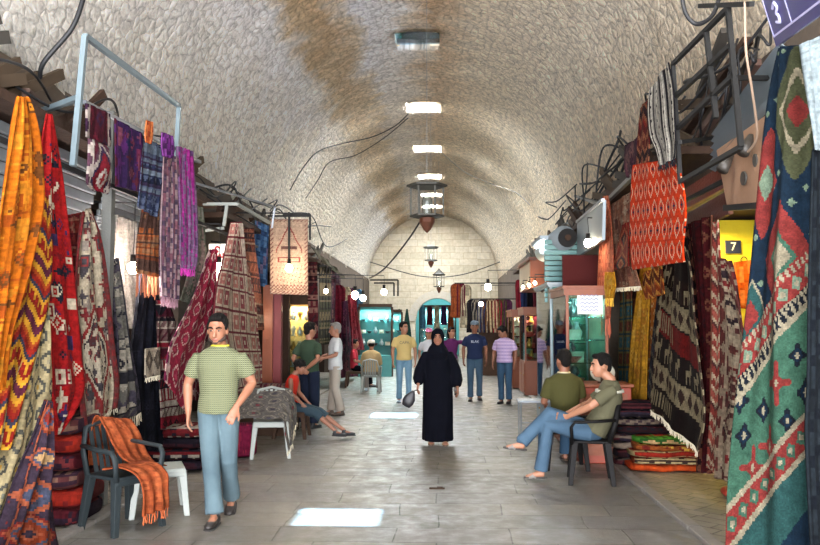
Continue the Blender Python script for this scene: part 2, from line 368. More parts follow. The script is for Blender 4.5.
# skylight shafts, frames and panes
M_iron = mat('dark_iron', '#171615', 0.75, metal=0.2, var=0.2)
M_steel = mat('grey_steel', '#8b9096', 0.45, metal=0.7, var=0.15)
fr = bpy.data.materials.new('frosted_pane'); fr.use_nodes = True
b_ = fr.node_tree.nodes['Principled BSDF']; b_.inputs['Base Color'].default_value = (0.85, 0.93, 1, 1); b_.inputs['Transmission Weight'].default_value = 1; b_.inputs['Roughness'].default_value = 0.5
for i, y in enumerate(SKY_Y):
    q = MB(); z0, z1 = ZS+ZR-0.03, ZS+ZR+0.45; hx, hy = 0.46, 0.5
    q.b2((XC-hx-.12, y-hy-.1, z0+.1), (XC-hx, y+hy+.1, z1)); q.b2((XC+hx, y-hy-.1, z0+.1), (XC+hx+.12, y+hy+.1, z1))
    q.b2((XC-hx, y-hy-.1, z0+.1), (XC+hx, y-hy, z1)); q.b2((XC-hx, y+hy, z0+.1), (XC+hx, y+hy+.1, z1))
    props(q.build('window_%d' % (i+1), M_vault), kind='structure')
    if i not in (1, 2):
        g = MB(); g.b2((XC-hx, y-hy, z1-.03), (XC+hx, y+hy, z1)); props(g.build('window_pane_%d' % (i+1), fr), kind='structure')
    if i in (1, 2):
        g = MB(); g.b2((XC-hx, y-hy, z0+.13), (XC+hx, y+hy, z0+.14)); props(g.build('window_pane_%d' % (i+1), glassmat('sky_glass', (.62, .84, 1.0))), kind='structure')
    if i == 1:  # added unseen ledges, narrowing the hole to shape its sun patch on the floor
        g = MB(); g.b2((XC-hx, y-hy, z0+.10), (XC-.36, y+hy, z0+.13)); g.b2((XC+.36, y-hy, z0+.10), (XC+hx, y+hy, z0+.13)); g.b2((XC-.36, y-hy, z0+.10), (XC+.36, y-.3, z0+.13)); g.b2((XC-.36, y+.3, z0+.10), (XC+.36, y+hy, z0+.13))
        props(g.build('window_frame_2', M_iron), kind='structure')
    if i in (2,):
        g = MB()
        for xx in (-0.44, 0.0, 0.44): g.b2((XC+xx-.015, y-hy, z0+.16), (XC+xx+.015, y+hy, z0+.19))
        for yy in (-.45, 0, .45): g.b2((XC-hx, y+yy-.015, z0+.16), (XC+hx, y+yy+.015, z0+.19))
        props(g.build('window_frame_%d' % (i+1), M_iron), kind='structure')
# ---------------------------------------------------------------- woven patterns (built cell by cell, like knots)
def H(c): c = c.lstrip('#'); return np.array([int(c[i:i+2], 16)/255 for i in (0, 2, 4)])
def pattern(W, Hh, style, pal, seed=0, p=None, border=True, bw=None):
    """index map of a flatweave; pal: list of hex, 0 = ground"""
    rs = np.random.RandomState(seed); n = len(pal)
    X, Y = np.meshgrid(np.arange(W), np.arange(Hh)); cx = (W-1)/2
    A = np.zeros((Hh, W), int); p = p or max(8, int(W*0.8))
    bw = bw if bw is not None else max(2, W//7)
    def rings(d, seq, step):
        k = (d/step).astype(int); out = -np.ones_like(k)
        for i, c in enumerate(seq): out[k == i] = c % n
        return out
    if style == 'medallion':
        y = (Y % p)-p/2; d = np.abs(X-cx)*1.0+np.abs(y)*(W/p)*0.9; d = np.floor(d/2)*2
        for i in range(Hh//p+1):
            m = (Y//p) == i; r = rings(d, [3+i, 1, 2+i, 2+i, 4, 1, 5+i], max(2, W/14)); A[m & (r >= 0)] = r[m & (r >= 0)]
        s = ((X+Y) % 11 == 0) & ((X-Y) % 7 == 0) & (A == 0); A[s] = 2 % n
        z = np.abs(((Y+X*0) % 12)-6); e = (np.abs(X-cx) > cx-bw-z*0.3) & (np.abs(X-cx) < cx-bw+1-z*0.3+1); A[e] = 1
    elif style == 'diamonds':
        q = p; yy = (Y % q)-q//2; xx = ((X+(Y//q % 2)*q//2) % q)-q//2; d = np.abs(xx)+np.abs(yy)
        k = (Y//q*3+(X+(Y//q % 2)*q//2)//q*5)
        A[d < q*0.44] = 1; m = d < q*0.34; A[m] = (2+k % max(1, n-2))[m] % n; A[d < q*0.15] = 1 if n < 3 else 0
    elif style == 'scatter':
        for _ in range(int(W*Hh/p/p*1.4)):
            x0, y0 = rs.randint(2, W-2), rs.randint(2, Hh-2); r = rs.randint(p//5+1, p//2.2+2 if p > 6 else 4); t = rs.randint(3); c1, c2 = rs.randint(1, n), rs.randint(1, n)
            dx, dy = np.abs(X-x0), np.abs(Y-y0); dd = dx+dy if t == 0 else (np.maximum(dx, dy) if t == 1 else np.minimum(dx, dy)*2+np.maximum(dx, dy)*.7)
            A[dd < r] = c1; A[dd < r*0.62] = c2 if t < 2 else c1; A[dd < r*0.28] = c1
    elif style == 'hex':
        q = p; yy = (Y % q)-q/2; xx = ((X+(Y//q % 2)*q//2) % q)-q/2; d = np.maximum(np.abs(xx)*1.1, (np.abs(xx)+np.abs(yy))*0.78)
        k = (Y//q)+((X+(Y//q % 2)*q//2)//q)*3; A[(d < q*.36)] = 1; A[d < q*.27] = 0; m = d < q*.14; A[m] = (2+k % max(1, n-2))[m] % n
    elif style == 'lattice':
        q = p; xx = X % q; yy = Y % q; d = np.maximum(np.abs(xx-q/2), np.abs(yy-q/2)); k = (X//q)*2+(Y//q)*3
        A[:] = 0; m = d < q*.42; A[m] = 1; m = d < q*.33; A[m] = (2+k % max(1, n-2))[m] % n; A[d < q*.12] = 1
    elif style == 'bands':
        y = 0
        while y < Hh:
            h = rs.randint(max(3, p//3), p+1); m = (Y >= y) & (Y < y+h); g = rs.randint(n); c = (g+1+rs.randint(n-1)) % n; c2 = (c+1) % n; t = rs.randint(5)
            A[m] = g; yy = Y-y
            if t == 0: q = m & (np.abs((X % (2*h))-h) < yy+1); A[q] = c
            elif t == 1: q = m & ((np.abs((X % 8)-4)+np.abs(yy-h/2)) < h/2.6); A[q] = c; q = m & ((np.abs((X % 8)-4)+np.abs(yy-h/2)) < h/6); A[q] = c2
            elif t == 2: q = m & (X % 4 < 2) & (yy > 0) & (yy < h-1); A[q] = c
            elif t == 3: q = m & ((X+yy) % 6 < 2); A[q] = c
            A[m & (yy == 0)] = c2; y += h
    elif style == 'zigzag':
        v = (Y+np.abs((X % (2*p))-p)*1.0); v = np.floor(v/max(2, p/5)).astype(int); seq = np.array([0, 0, 1, 2, 2, 1, 3 % n, 0, 4 % n, 1]); A = seq[v % len(seq)]
        A[(v % 5 == 0) & ((X % 3) == 0)] = 1
    elif style == 'stripes':
        v = (X//max(1, p//4)); seq = rs.randint(0, n, 64); A = seq[v % 64]; A[((Y//2+X//3) % 5 == 0) & (v % 3 == 0)] = 1
    elif style == 'plaid':
        A = ((X//3) % 3 == 0).astype(int)+((Y//4) % 3 == 0)*2; A = A % n
    elif style == 'animals':
        y = 0; r = 0
        while y < Hh:
            h = p; m = (Y >= y) & (Y < y+h); yy = Y-y; g = [0, 3 % n, 1, 2 % n, 0, 1][r % 6]; A[m] = g; c = 1 if g != 1 else 0
            if r % 3 == 0:
                A[m & (X % 4 < 2) & (yy > 1) & (yy < h-2) & (X < W*.45)] = c
            elif r % 3 == 1:
                u = X % 14; b = m & (((u > 3) & (u < 10) & (yy > h*.35) & (yy < h*.6)) | (((u == 4) | (u == 8)) & (yy >= h*.6) & (yy < h*.85)) | ((u >= 9) & (u < 12) & (yy > h*.15) & (yy < h*.45))); A[b] = c
            else: A[m & ((np.abs((X % 10)-5)+np.abs(yy-h/2)) < h*.33)] = 4 % n
            A[m & (yy == 0)] = 0; y += h; r += 1
    elif style == 'shawl':
        A = ((X//2) % 2)*1; A[(Y//3+X//4) % 3 == 0] = 2 % n; A[(Y//5+X//2) % 7 == 0] = 3 % n; A[X % 9 == 0] = 1
    elif style == 'prayer':
        fx = np.abs(X-cx)/cx; fy = Y/Hh
        A[:] = 0; e = (fx > .82) | (fy < .05) | (fy > .93); A[e & ((X+Y) % 5 < 2)] = 1
        arch = np.abs(fx-np.clip((fy-.1)*2.2, 0, .68)) < .035; A[arch & (fy < .45) & (fy > .1)] = 2
        A[(fy > .5) & (fy < .57) & (fx < .6) & ((np.abs(fx-.57) < .04) | (np.abs(fy-.51) < .008) | (np.abs(fy-.565) < .008))] = 2
        A[(fy > .36) & (fy < .41) & (fx < .45)] = 3 % n; A[(fx < .7) & (fy > .62) & ((X*3+Y*5) % 17 == 0)] = 2; A[(fy > .84) & (fy < .92) & ((X//2+Y//2) % 2 == 0)] = 1
    if border and style in ('medallion', 'diamonds', 'scatter', 'hex', 'zigzag', 'lattice', 'bands', 'animals'):
        e = (np.abs(X-cx) > cx-bw) ; A[e] = (n-1); t = e & ((np.abs((Y % 8)-4)+np.abs(np.abs(X-cx)-(cx-bw/2))) < 2.6); A[t] = 1
        A[(np.abs(np.abs(X-cx)-(cx-bw)) < 0.8)] = 1
    P = np.array([H(c) for c in pal])[A]
    P = P*(1+rs.uniform(-.09, .07, (Hh, W, 1)))*(1+rs.uniform(-.05, .05, (Hh, 1, 1)))
    return np.clip(P, 0, 1)

def cloth_mat(key='woven_wool', rough=0.93, sheen=0.0, trans=0.0):
    if key in MATS: return MATS[key]
    m = bpy.data.materials.new(key); m.use_nodes = True; nt = m.node_tree; N = nt.nodes; L = nt.links; b = N['Principled BSDF']
    at = N.new('ShaderNodeVertexColor'); at.layer_name = 'weave'
    tc = N.new('ShaderNodeTexCoord'); nz = N.new('ShaderNodeTexNoise'); nz.inputs['Scale'].default_value = 22; nz.inputs['Detail'].default_value = 6; L.new(tc.outputs['Object'], nz.inputs['Vector'])
    mr = N.new('ShaderNodeMapRange'); mr.inputs['From Min'].default_value = .3; mr.inputs['From Max'].default_value = .7; mr.inputs['To Min'].default_value = .38; mr.inputs['To Max'].default_value = .64; L.new(nz.outputs['Fac'], mr.inputs['Value'])
    sc = N.new('ShaderNodeVectorMath'); sc.operation = 'SCALE'; L.new(at.outputs[0], sc.inputs[0]); L.new(mr.outputs[0], sc.inputs['Scale']); L.new(sc.outputs[0], b.inputs['Base Color'])
    b.inputs['Roughness'].default_value = rough; b.inputs['Sheen Weight'].default_value = sheen; b.inputs['Specular IOR Level'].default_value = 0.08
    n2 = N.new('ShaderNodeTexNoise'); n2.inputs['Scale'].default_value = 90; L.new(tc.outputs['Object'], n2.inputs['Vector'])
    bp = N.new('ShaderNodeBump'); bp.inputs['Strength'].default_value = .35; bp.inputs['Distance'].default_value = .006; L.new(n2.outputs['Fac'], bp.inputs['Height']); L.new(bp.outputs[0], b.inputs['Normal'])
    if trans: b.inputs['Transmission Weight'].default_value = trans
    MATS[key] = m; return m
M_wool = cloth_mat()

def paint(me, nu, nv, img, warp=None):
    """one colour per woven cell"""
    Hh, W, _ = img.shape; at = me.color_attributes.new('weave', 'BYTE_COLOR', 'CORNER')
    j, i = np.divmod(np.arange(nu*nv), nu); u = (i+.5)/nu; v = (j+.5)/nv
    if warp: u, v = warp(u, v)
    ix = np.clip((u % 1.0000001)*W, 0, W-1).astype(int); iy = np.clip((v % 1.0000001)*Hh, 0, Hh-1).astype(int)
    c = img[iy, ix]; c = np.concatenate([c, np.ones((len(c), 1))], 1); c = np.repeat(c, 4, 0)
    at.data.foreach_set('color_srgb', c.ravel().astype(np.float32))
def drape_mesh(name, rows, nu, nv, img, folds=(3, .03), warp=None, seed=0, bulge=0.0, ragged=0.0):
    """rows: [(L, R)] of world points from top to bottom"""
    rs = random.Random(seed); K = len(rows)
    d = [0]
    for k in range(K-1): d.append(d[-1]+((rows[k+1][0]-rows[k][0]).length+(rows[k+1][1]-rows[k][1]).length)/2)
    T = d[-1]
    def sm(v):
        s = v*T
        for k in range(K-1):
            if s <= d[k+1] or k == K-2:
                t = (s-d[k])/max(1e-6, d[k+1]-d[k]); a = [rows[max(k-1, 0)], rows[k], rows[k+1], rows[min(k+2, K-1)]]
                out = []
                for e in (0, 1):
                    p0, p1, p2, p3 = [r[e] for r in a]
                    out.append((p1*2+(p2-p0)*t+(p0*2-p1*5+p2*4-p3)*t*t+(p1*3-p0-p2*3+p3)*t**3)*0.5)
                return out
    fk, fa = folds; ph = rs.uniform(0, 6); wmax = max((r[1]-r[0]).length for r in rows); vs = []
    for j in range(nv+1):
        v = j/nv; Lp, Rp = sm(v); dr = Rp-Lp; w = dr.length; nrm = Vector((dr.y, -dr.x, 0))
        nrm = nrm.normalized() if nrm.length > 1e-6 else Vector((0, -1, 0))
        g = fa*(0.55+0.9*(1-min(1, w/wmax)))
        g *= min(1, w*3)
        for i in range(nu+1):
            u = i/nu
            o = g*math.sin(2*PI*fk*u+ph+1.2*math.sin(2.3*v+ph))+g*.4*math.sin(2*PI*fk*2.3*u+ph*2+v*3)
            o += bulge*math.sin(PI*u)*math.sin(PI*min(1, v*1.2))
            p = Lp.lerp(Rp, u)+nrm*o
            if ragged and j == nv: p = p+Vector((0, 0, rs.uniform(-ragged, ragged)))
            vs.append(p)
    fs = []
    for j in range(nv):
        for i in range(nu):
            a = j*(nu+1)+i; fs.append((a, a+nu+1, a+nu+2, a+1))
    me = bpy.data.meshes.new(name); me.from_pydata([tuple(v) for v in vs], [], fs)
    paint(me, nu, nv, img, warp)
    return me, vs
def fringe_on(vs, nu, nv, parent, base, col, ln=0.09, dens=1.6, side='bottom', r=0.004):
    q = MB(); rs = random.Random(3)
    line = vs[nv*(nu+1):] if side == 'bottom' else [vs[j*(nu+1)+(nu if side == 'right' else 0)] for j in range(nv+1)]
    tot = sum((line[k+1]-line[k]).length for k in range(len(line)-1)); n = min(140, max(6, int(tot/0.022*dens/1.6)))
    for k in range(n):
        t = (k+.5)/n*(len(line)-1); a = int(t); p = line[a].lerp(line[min(a+1, len(line)-1)], t-a)
        e = p+Vector((rs.uniform(-.015, .015), rs.uniform(-.015, .015), -ln*rs.uniform(.7, 1.15)))
        q.tube([p-base, (p+e)/2-base+Vector((rs.uniform(-.006, .006), 0, 0)), e-base], r, 4)
    return q.build('fringe', col, parent)
M_cream = mat('cream_wool_fringe', '#c9bda4', 0.95); M_goldf = mat('gold_fringe', '#d9a736', 0.8); M_pinkf = mat('coral_fringe', '#c76a50', 0.9)
M_blackf = mat('black_fringe', '#15151a', 0.9)
def rug(name, label, cat, rows, style, pal, group=None, cells=None, seed=0, p=None, folds=(3, .03), warp=None, X=None, Y=None,
        fringe=None, fl=0.09, fside='bottom', thick=0.012, bulge=0, border=True, bw=None, m=None, img=None, nmax=(90, 260)):
    """rows: (xl, yl, xr, yr) in picture pixels; X: side plane(s), or Y: depth(s) the cloth hangs at -> world points"""
    R = []
    for k, r in enumerate(rows):
        def at(px, py, e):
            if X is not None:
                x = X[e] if isinstance(X, (tuple, list)) else X
                return at_x(px, py, x)
            y = Y[e] if isinstance(Y, (tuple, list)) else Y
            return at_y(px, py, y)
        R.append((at(r[0], r[1], 0), at(r[2], r[3], 1)))
    T = sum(((R[k+1][0]-R[k][0]).length+(R[k+1][1]-R[k][1]).length)/2 for k in range(len(R)-1)); wm = max((a-b).length for a, b in R)
    cell = cells or (0.018 if R[0][0].y < 9 else 0.028)
    nu = max(8, min(nmax[0], int(wm/cell))); nv = max(12, min(nmax[1], int(T/cell)))
    if img is None: img = pattern(nu, nv, style, pal, seed, p, border, bw)
    me, vs = drape_mesh(name, R, nu, nv, img, folds, warp, seed, bulge)
    o = link_me(name, me, m or M_wool, None, True)
    s = o.modifiers.new('thickness', 'SOLIDIFY'); s.thickness = thick; s.offset = -1
    props(o, label, cat, group)
    if fringe is not None:
        fm, side = fringe, fside; fringe_on(vs, nu, nv, o, Vector((0, 0, 0)), fm, fl, side=side)
    return rebase(o)
def cream_medallion():
    W, Hh = 60, 150; P = pattern(W, Hh, 'scatter', ['#b8aa92', '#6a3a38', '#8a3a38', '#4a4448', '#93867a', '#7d2c2e'], 8, 9, True, 5); X, Y = np.meshgrid(np.arange(W), np.arange(Hh))
    d = np.maximum(np.abs(X-30)*1.0, (np.abs(X-30)+np.abs(Y-104)*.75)*.8); Q = pattern(W, Hh, 'scatter', ['#c0b49e', '#5a3436', '#8a3a38', '#4a4448'], 9, 7, False)
    m = d < 22; P[m] = H('#852c2c'); m = d < 19; P[m] = H('#c0b49e'); m = d < 17; P[m] = H('#3c3438'); m = d < 15.5; P[m] = Q[m]
    return P
# ---------------------------------------------------------------- rugs and textiles, left side
HK = 'hanging_kilim'
RED = ['#8f1f1d', '#d9c9ae', '#c4521f', '#2a2535', '#d98b2b', '#5a1622']
rug('hanging_kilim', 'bright orange kilim gathered to a point, hanging first on the left', 'kilim',
    [(19, 97, 27, 97), (14, 125, 33, 120), (8, 165, 39, 160), (0, 215, 42, 205), (-6, 270, 30, 262), (-12, 330, 12, 330), (-16, 390, 4, 390)],
    'scatter', ['#bf6414', '#d08022', '#a34a14', '#6e3f1c', '#c27a22'], X=-2.9, seed=3, p=9, folds=(3, .035), border=False)
rug('hanging_kilim', 'tall red kilim with yellow zigzags below the bright orange one', 'kilim',
    [(22, 190, 46, 196), (6, 245, 50, 250), (-8, 300, 47, 300), (-14, 350, 34, 350), (-20, 400, 20, 400), (-24, 450, 8, 450)],
    'zigzag', ['#93251c', '#d3962c', '#5b2436', '#b24a20', '#3a3a4c'], X=-2.96, seed=4, p=12, folds=(2, .03), border=False)
rug('hanging_kilim', 'pale yellow kilim dotted with small black crosses, bottom left', 'kilim',
    [(39, 298, 47, 298), (26, 345, 50, 345), (8, 395, 51, 395), (0, 445, 42, 450), (-16, 495, 26, 500), (-30, 560, 6, 560)],
    'hex', ['#bfae84', '#5b5a52', '#d0a74c', '#7d8072', '#a1957a'], X=-2.99, seed=5, p=11, folds=(2, .025), border=False)
rug('hanging_kilim', 'dark blue and red kilim whose hem reaches the ground, bottom left', 'kilim',
    [(47, 400, 52, 402), (36, 440, 53, 442), (20, 480, 54, 482), (4, 520, 57, 522), (-10, 550, 62, 552)],
    'medallion', ['#3b2f3c', '#a8583c', '#7d2a24', '#c29a6a', '#4a4e63', '#8b3a22'], X=-2.94, seed=6, p=16, folds=(2, .03), border=False)
rug('hanging_kilim', 'scarlet kilim with scattered white and blue motifs hanging from a peak', 'kilim',
    [(48, 114, 52, 114), (43, 145, 57, 150), (39, 190, 63, 198), (40, 240, 69, 248), (44, 300, 75, 303), (48, 350, 80, 353), (50, 395, 83, 392), (55, 436, 62, 432)],
    'scatter', ['#a31b1c', '#a31b1c', '#8f1a26', '#c9b9a0', '#3c2b52', '#7c1a20', '#22202c'], X=-3.08, seed=7, p=10, folds=(2, .03), border=False)
rug('hanging_kilim', 'cream kilim with one big red hexagon medallion, left stall', 'kilim',
    [(84, 212, 90, 208), (78, 250, 101, 246), (74, 300, 108, 296), (77, 345, 112, 340), (78, 390, 118, 382), (82, 428, 116, 408)],
    None, None, img=cream_medallion(), X=-3.1, seed=8, folds=(2, .025), fringe=M_cream, fl=.05, nmax=(60, 150))
rug('hanging_kilim', 'maroon kilim showing behind the cream medallion kilim', 'kilim',
    [(68, 215, 84, 212), (70, 260, 84, 262), (72, 310, 83, 312)], 'bands', ['#5e1a20', '#8d5a4a', '#742a26'], X=-3.3, seed=9, p=6, border=False)
rug('hanging_kilim', 'grey and black kilim edged with long pale tassels, left stall', 'kilim',
    [(110, 262, 117, 258), (113, 310, 124, 306), (116, 355, 130, 350), (116, 395, 137, 388), (112, 432, 140, 412)],
    'bands', ['#6b6760', '#2c2b31', '#a39a8b', '#4a4450'], X=-3.2, seed=10, p=9, folds=(2, .03), fringe=M_cream, fl=.12)
rug('hanging_kilim', 'black kilim with a cream fringed patch, between the grey kilim and walking man', 'kilim',
    [(143, 272, 150, 270), (137, 310, 158, 306), (130, 350, 161, 348), (129, 400, 161, 398), (136, 455, 161, 448)],
    'scatter', ['#15161e', '#1b1d28', '#101018', '#23232e'], X=-3.25, seed=11, p=7, folds=(3, .035), border=False)
rug('fringed_panel', 'small cream panel with a diamond on the black kilim', 'textile',
    [(145, 349, 160, 347), (145, 362, 160, 360), (145, 378, 160, 375)], 'diamonds', ['#bdb09a', '#3a3436', '#7b6f60'], X=-3.17, seed=1, p=12, folds=(1, .01), fringe=M_cream, fl=.05, border=False, cells=.02)
# saddle bags and shawls on the steel frame
UP = 'textiles on the steel frame'
rug('saddle_bag', 'maroon woven bag with a white beaded edge, on the steel frame', 'saddle bag',
    [(87, 103, 111, 114), (86, 125, 111, 134), (86, 137, 111, 147)], 'diamonds', ['#4d1a28', '#a89a92', '#6b2232', '#3a2138'], X=-3.0, seed=2, p=9, folds=(2, .012), bw=2, cells=.02)
rug('saddle_bag', 'lower maroon bag with white bead edging and red centre, left of post', 'saddle bag',
    [(90, 138, 110, 148), (88, 160, 112, 166), (86, 182, 110, 186), (92, 190, 108, 194)], 'medallion', ['#5a2030', '#b3a69d', '#7e1f2c', '#8f2f33', '#3c2b48', '#5a3b4a'], X=-2.96, seed=2, p=30, folds=(2, .015), bw=2, cells=.02, bulge=.05)
rug('saddle_bag', 'purple and blue woven bag beside the thin post on the steel frame', 'saddle bag',
    [(115, 118, 143, 134), (115, 140, 143, 153), (116, 165, 142, 172), (117, 186, 140, 192)], 'scatter', ['#3a2450', '#5b2b6a', '#7a3050', '#2a2c55', '#8c4c62', '#5a2434'], X=-3.0, seed=5, p=8, folds=(2, .015), cells=.022, bw=3)
rug('hanging_blanket', 'blue grey woven blanket with fine stripes under the steel frame', 'blanket',
    [(143, 137, 163, 146), (141, 160, 163, 167), (139, 185, 160, 190), (137, 206, 156, 217)], 'bands', ['#2b3350', '#56607a', '#3b2f4a', '#6e7a8a', '#1e2238'], X=-3.0, seed=12, p=4, folds=(3, .02), border=False)
rug('hanging_shawl', 'orange shawl with ragged brown tassels below the blue grey blanket', 'shawl',
    [(145, 205, 156, 208), (139, 235, 158, 236), (136, 258, 159, 262), (135, 272, 159, 278)], 'bands', ['#8c4a30', '#b5663a', '#5a4038', '#a07050'], X=-3.12, seed=13, p=5, folds=(4, .03), fringe=mat('brown_tassel', '#93573a', .9), fl=.22, border=False)
rug('hanging_shawl', 'pink and grey striped shawl hanging long beside the magenta one', 'shawl',
    [(162, 150, 178, 158), (161, 190, 180, 196), (160, 230, 180, 236), (160, 270, 178, 274), (161, 296, 177, 300)], 'shawl', ['#7a5668', '#a88d92', '#5b4a60', '#92606e'], X=-3.0, seed=14, folds=(5, .03), fringe=mat('mauve_tassel', '#8d6a76', .9), fl=.1, border=False)
rug('hanging_shawl', 'bright magenta shawl with grey flecks, hung last on the frame', 'shawl',
    [(178, 146, 194, 152), (178, 180, 196, 186), (179, 220, 197, 226), (179, 255, 197, 258), (180, 268, 194, 270)], 'shawl', ['#a12a86', '#8a6a90', '#b5409a', '#6a4a78'], X=-3.0, seed=15, folds=(4, .03), fringe=mat('magenta_tassel', '#a3308c', .9), fl=.08, border=False)
rug('hanging_shawl', 'small purple scarf knotted at the corner of the steel frame', 'scarf',
    [(163, 132, 172, 136), (161, 145, 174, 148), (162, 156, 172, 158)], 'shawl', ['#6a2a78', '#8d4a9a', '#4a2458'], X=-2.9, seed=16, folds=(3, .02), border=False)
rug('hanging_shawl', 'small orange cloth tied above the blue grey blanket', 'scarf',
    [(147, 120, 153, 122), (145, 132, 153, 135), (146, 142, 151, 144)], 'shawl', ['#c2592e', '#d97f4a', '#a04425'], X=-2.92, seed=17, folds=(2, .015), border=False)
# middle of the left side
rug(HK, 'black, white and red patterned kilim behind the walking man', 'kilim',
    [(158, 300, 166, 298), (157, 330, 176, 330), (158, 370, 183, 368), (160, 405, 187, 400), (161, 430, 190, 428)],
    'bands', ['#4c1b28', '#b3a595', '#1f1c22', '#86202e', '#6f5350'], X=-3.2, seed=18, p=10, folds=(2, .03), border=False)
rug(HK, 'raspberry kilim with white hexagons slanting down behind the walking man', 'kilim',
    [(211, 250, 216, 249), (200, 280, 216, 282), (190, 305, 214, 312), (178, 330, 204, 348), (170, 350, 194, 382), (166, 380, 190, 420)],
    'hex', ['#94243c', '#c9a8a0', '#b5405a', '#6f2040'], X=-2.95, seed=19, p=10, folds=(2, .02), bw=2)
rug(HK, 'pink and cream kilim with framed squares rising to a point', 'kilim',
    [(235, 222, 240, 222), (227, 255, 248, 258), (217, 290, 256, 300), (214, 330, 259, 335), (222, 365, 262, 362), (232, 395, 262, 388)],
    'lattice', ['#742c35', '#d3bfa9', '#b9776c', '#cdb9a6', '#984a50'], X=-2.85, seed=20, p=9, folds=(2, .03), border=False, cells=.035)
rug(HK, 'pale cream kilim beside the raspberry one, behind the man\'s head', 'kilim',
    [(232, 240, 236, 236), (222, 272, 238, 275), (208, 305, 236, 312), (196, 340, 230, 350), (190, 375, 222, 392)],
    'diamonds', ['#bfae9c', '#8c7a74', '#c9bcae', '#a08c84'], X=-3.0, seed=21, p=12, folds=(2, .02), border=False)
rug(HK, 'brown and red kilim strip right of the framed squares kilim', 'kilim',
    [(245, 228, 254, 228), (246, 260, 258, 262), (248, 295, 262, 298), (250, 330, 264, 330)],
    'bands', ['#6a3a30', '#8f5a48', '#3f2a30', '#9a8472'], X=-3.05, seed=22, p=6, folds=(2, .03), border=False)
rug(HK, 'green grey floral cloth hanging beside the magenta shawl', 'cloth',
    [(195, 205, 203, 208), (194, 235, 207, 238), (190, 265, 205, 270), (180, 300, 196, 306)],
    'scatter', ['#7d8070', '#9a958a', '#6a6f60', '#a8908a'], X=-3.15, seed=23, p=7, folds=(3, .02), border=False)
rug(HK, 'dark maroon kilim under the white Arabic sign', 'kilim',
    [(204, 255, 214, 258), (200, 300, 212, 300), (196, 360, 206, 360), (194, 400, 206, 402)],
    'diamonds', ['#5e1b28', '#a8868a', '#7a2c3a'], X=-3.4, seed=24, p=10, folds=(2, .03))
rug('prayer_rug', 'beige prayer rug with an arch design hung behind a glowing bulb', 'prayer rug',
    [(270, 219, 308, 219), (270, 240, 308, 240), (270, 265, 308, 265), (270, 294, 308, 295)],
    'prayer', ['#b99c86', '#8a5f55', '#94463f', '#6b4a44'], Y=13.2, seed=25, folds=(2, .01), cells=.014)
rug('hanging_cloth', 'blue cloth panel hanging between the kilims and prayer rug', 'cloth',
    [(255, 220, 269, 226), (254, 250, 268, 254), (254, 285, 267, 287)], 'shawl', ['#3e5f88', '#5d7ea3', '#33496e', '#7a6a86'], Y=13.9, seed=26, folds=(2, .02), border=False)
rug(HK, 'dark red kilim beyond the beige prayer rug', 'kilim',
    [(308, 262, 317, 262), (308, 300, 318, 300), (308, 340, 318, 338)], 'bands', ['#5c2228', '#8d6458', '#3a2226'], Y=15.0, seed=27, p=5, folds=(2, .03), border=False)
rug(HK, 'purple maroon kilim falling to the ground behind the old man', 'kilim',
    [(342, 302, 350, 300), (341, 330, 354, 330), (340, 355, 357, 355), (341, 378, 358, 376)], 'scatter', ['#4a1f38', '#6b2a44', '#7a3a4c', '#2c1c2c'], X=-2.7, seed=28, p=6, folds=(3, .04), border=False, cells=.05)
rug(HK, 'crimson cloth hanging in folds near the far left bulbs', 'cloth',
    [(350, 295, 353, 295), (350, 320, 358, 320), (352, 350, 364, 350)], 'shawl', ['#8a2434', '#a03a48', '#6a1c2c'], X=-2.45, seed=29, folds=(2, .04), border=False, cells=.05)
for k, (x, c, nm) in enumerate(((391, '#9c2a34', 'crimson'), (399, '#2f5a4c', 'dark green'), (407, '#28483f', 'bottle green'))):
    rug('hanging_scarf', nm + ' scarf hung to a point on the end wall, ' + ('left', 'middle', 'right')[k] + ' of three', 'scarf',
        [(x-.6, 309, x+.6, 309), (x-2, 318, x+2, 318), (x-4, 333, x+4, 333), (x-5, 346, x+5, 346)], 'plain', [c, c], Y=38.0, seed=30+k, folds=(3, .05), border=False, cells=.08, group='pointed scarves on the end wall')

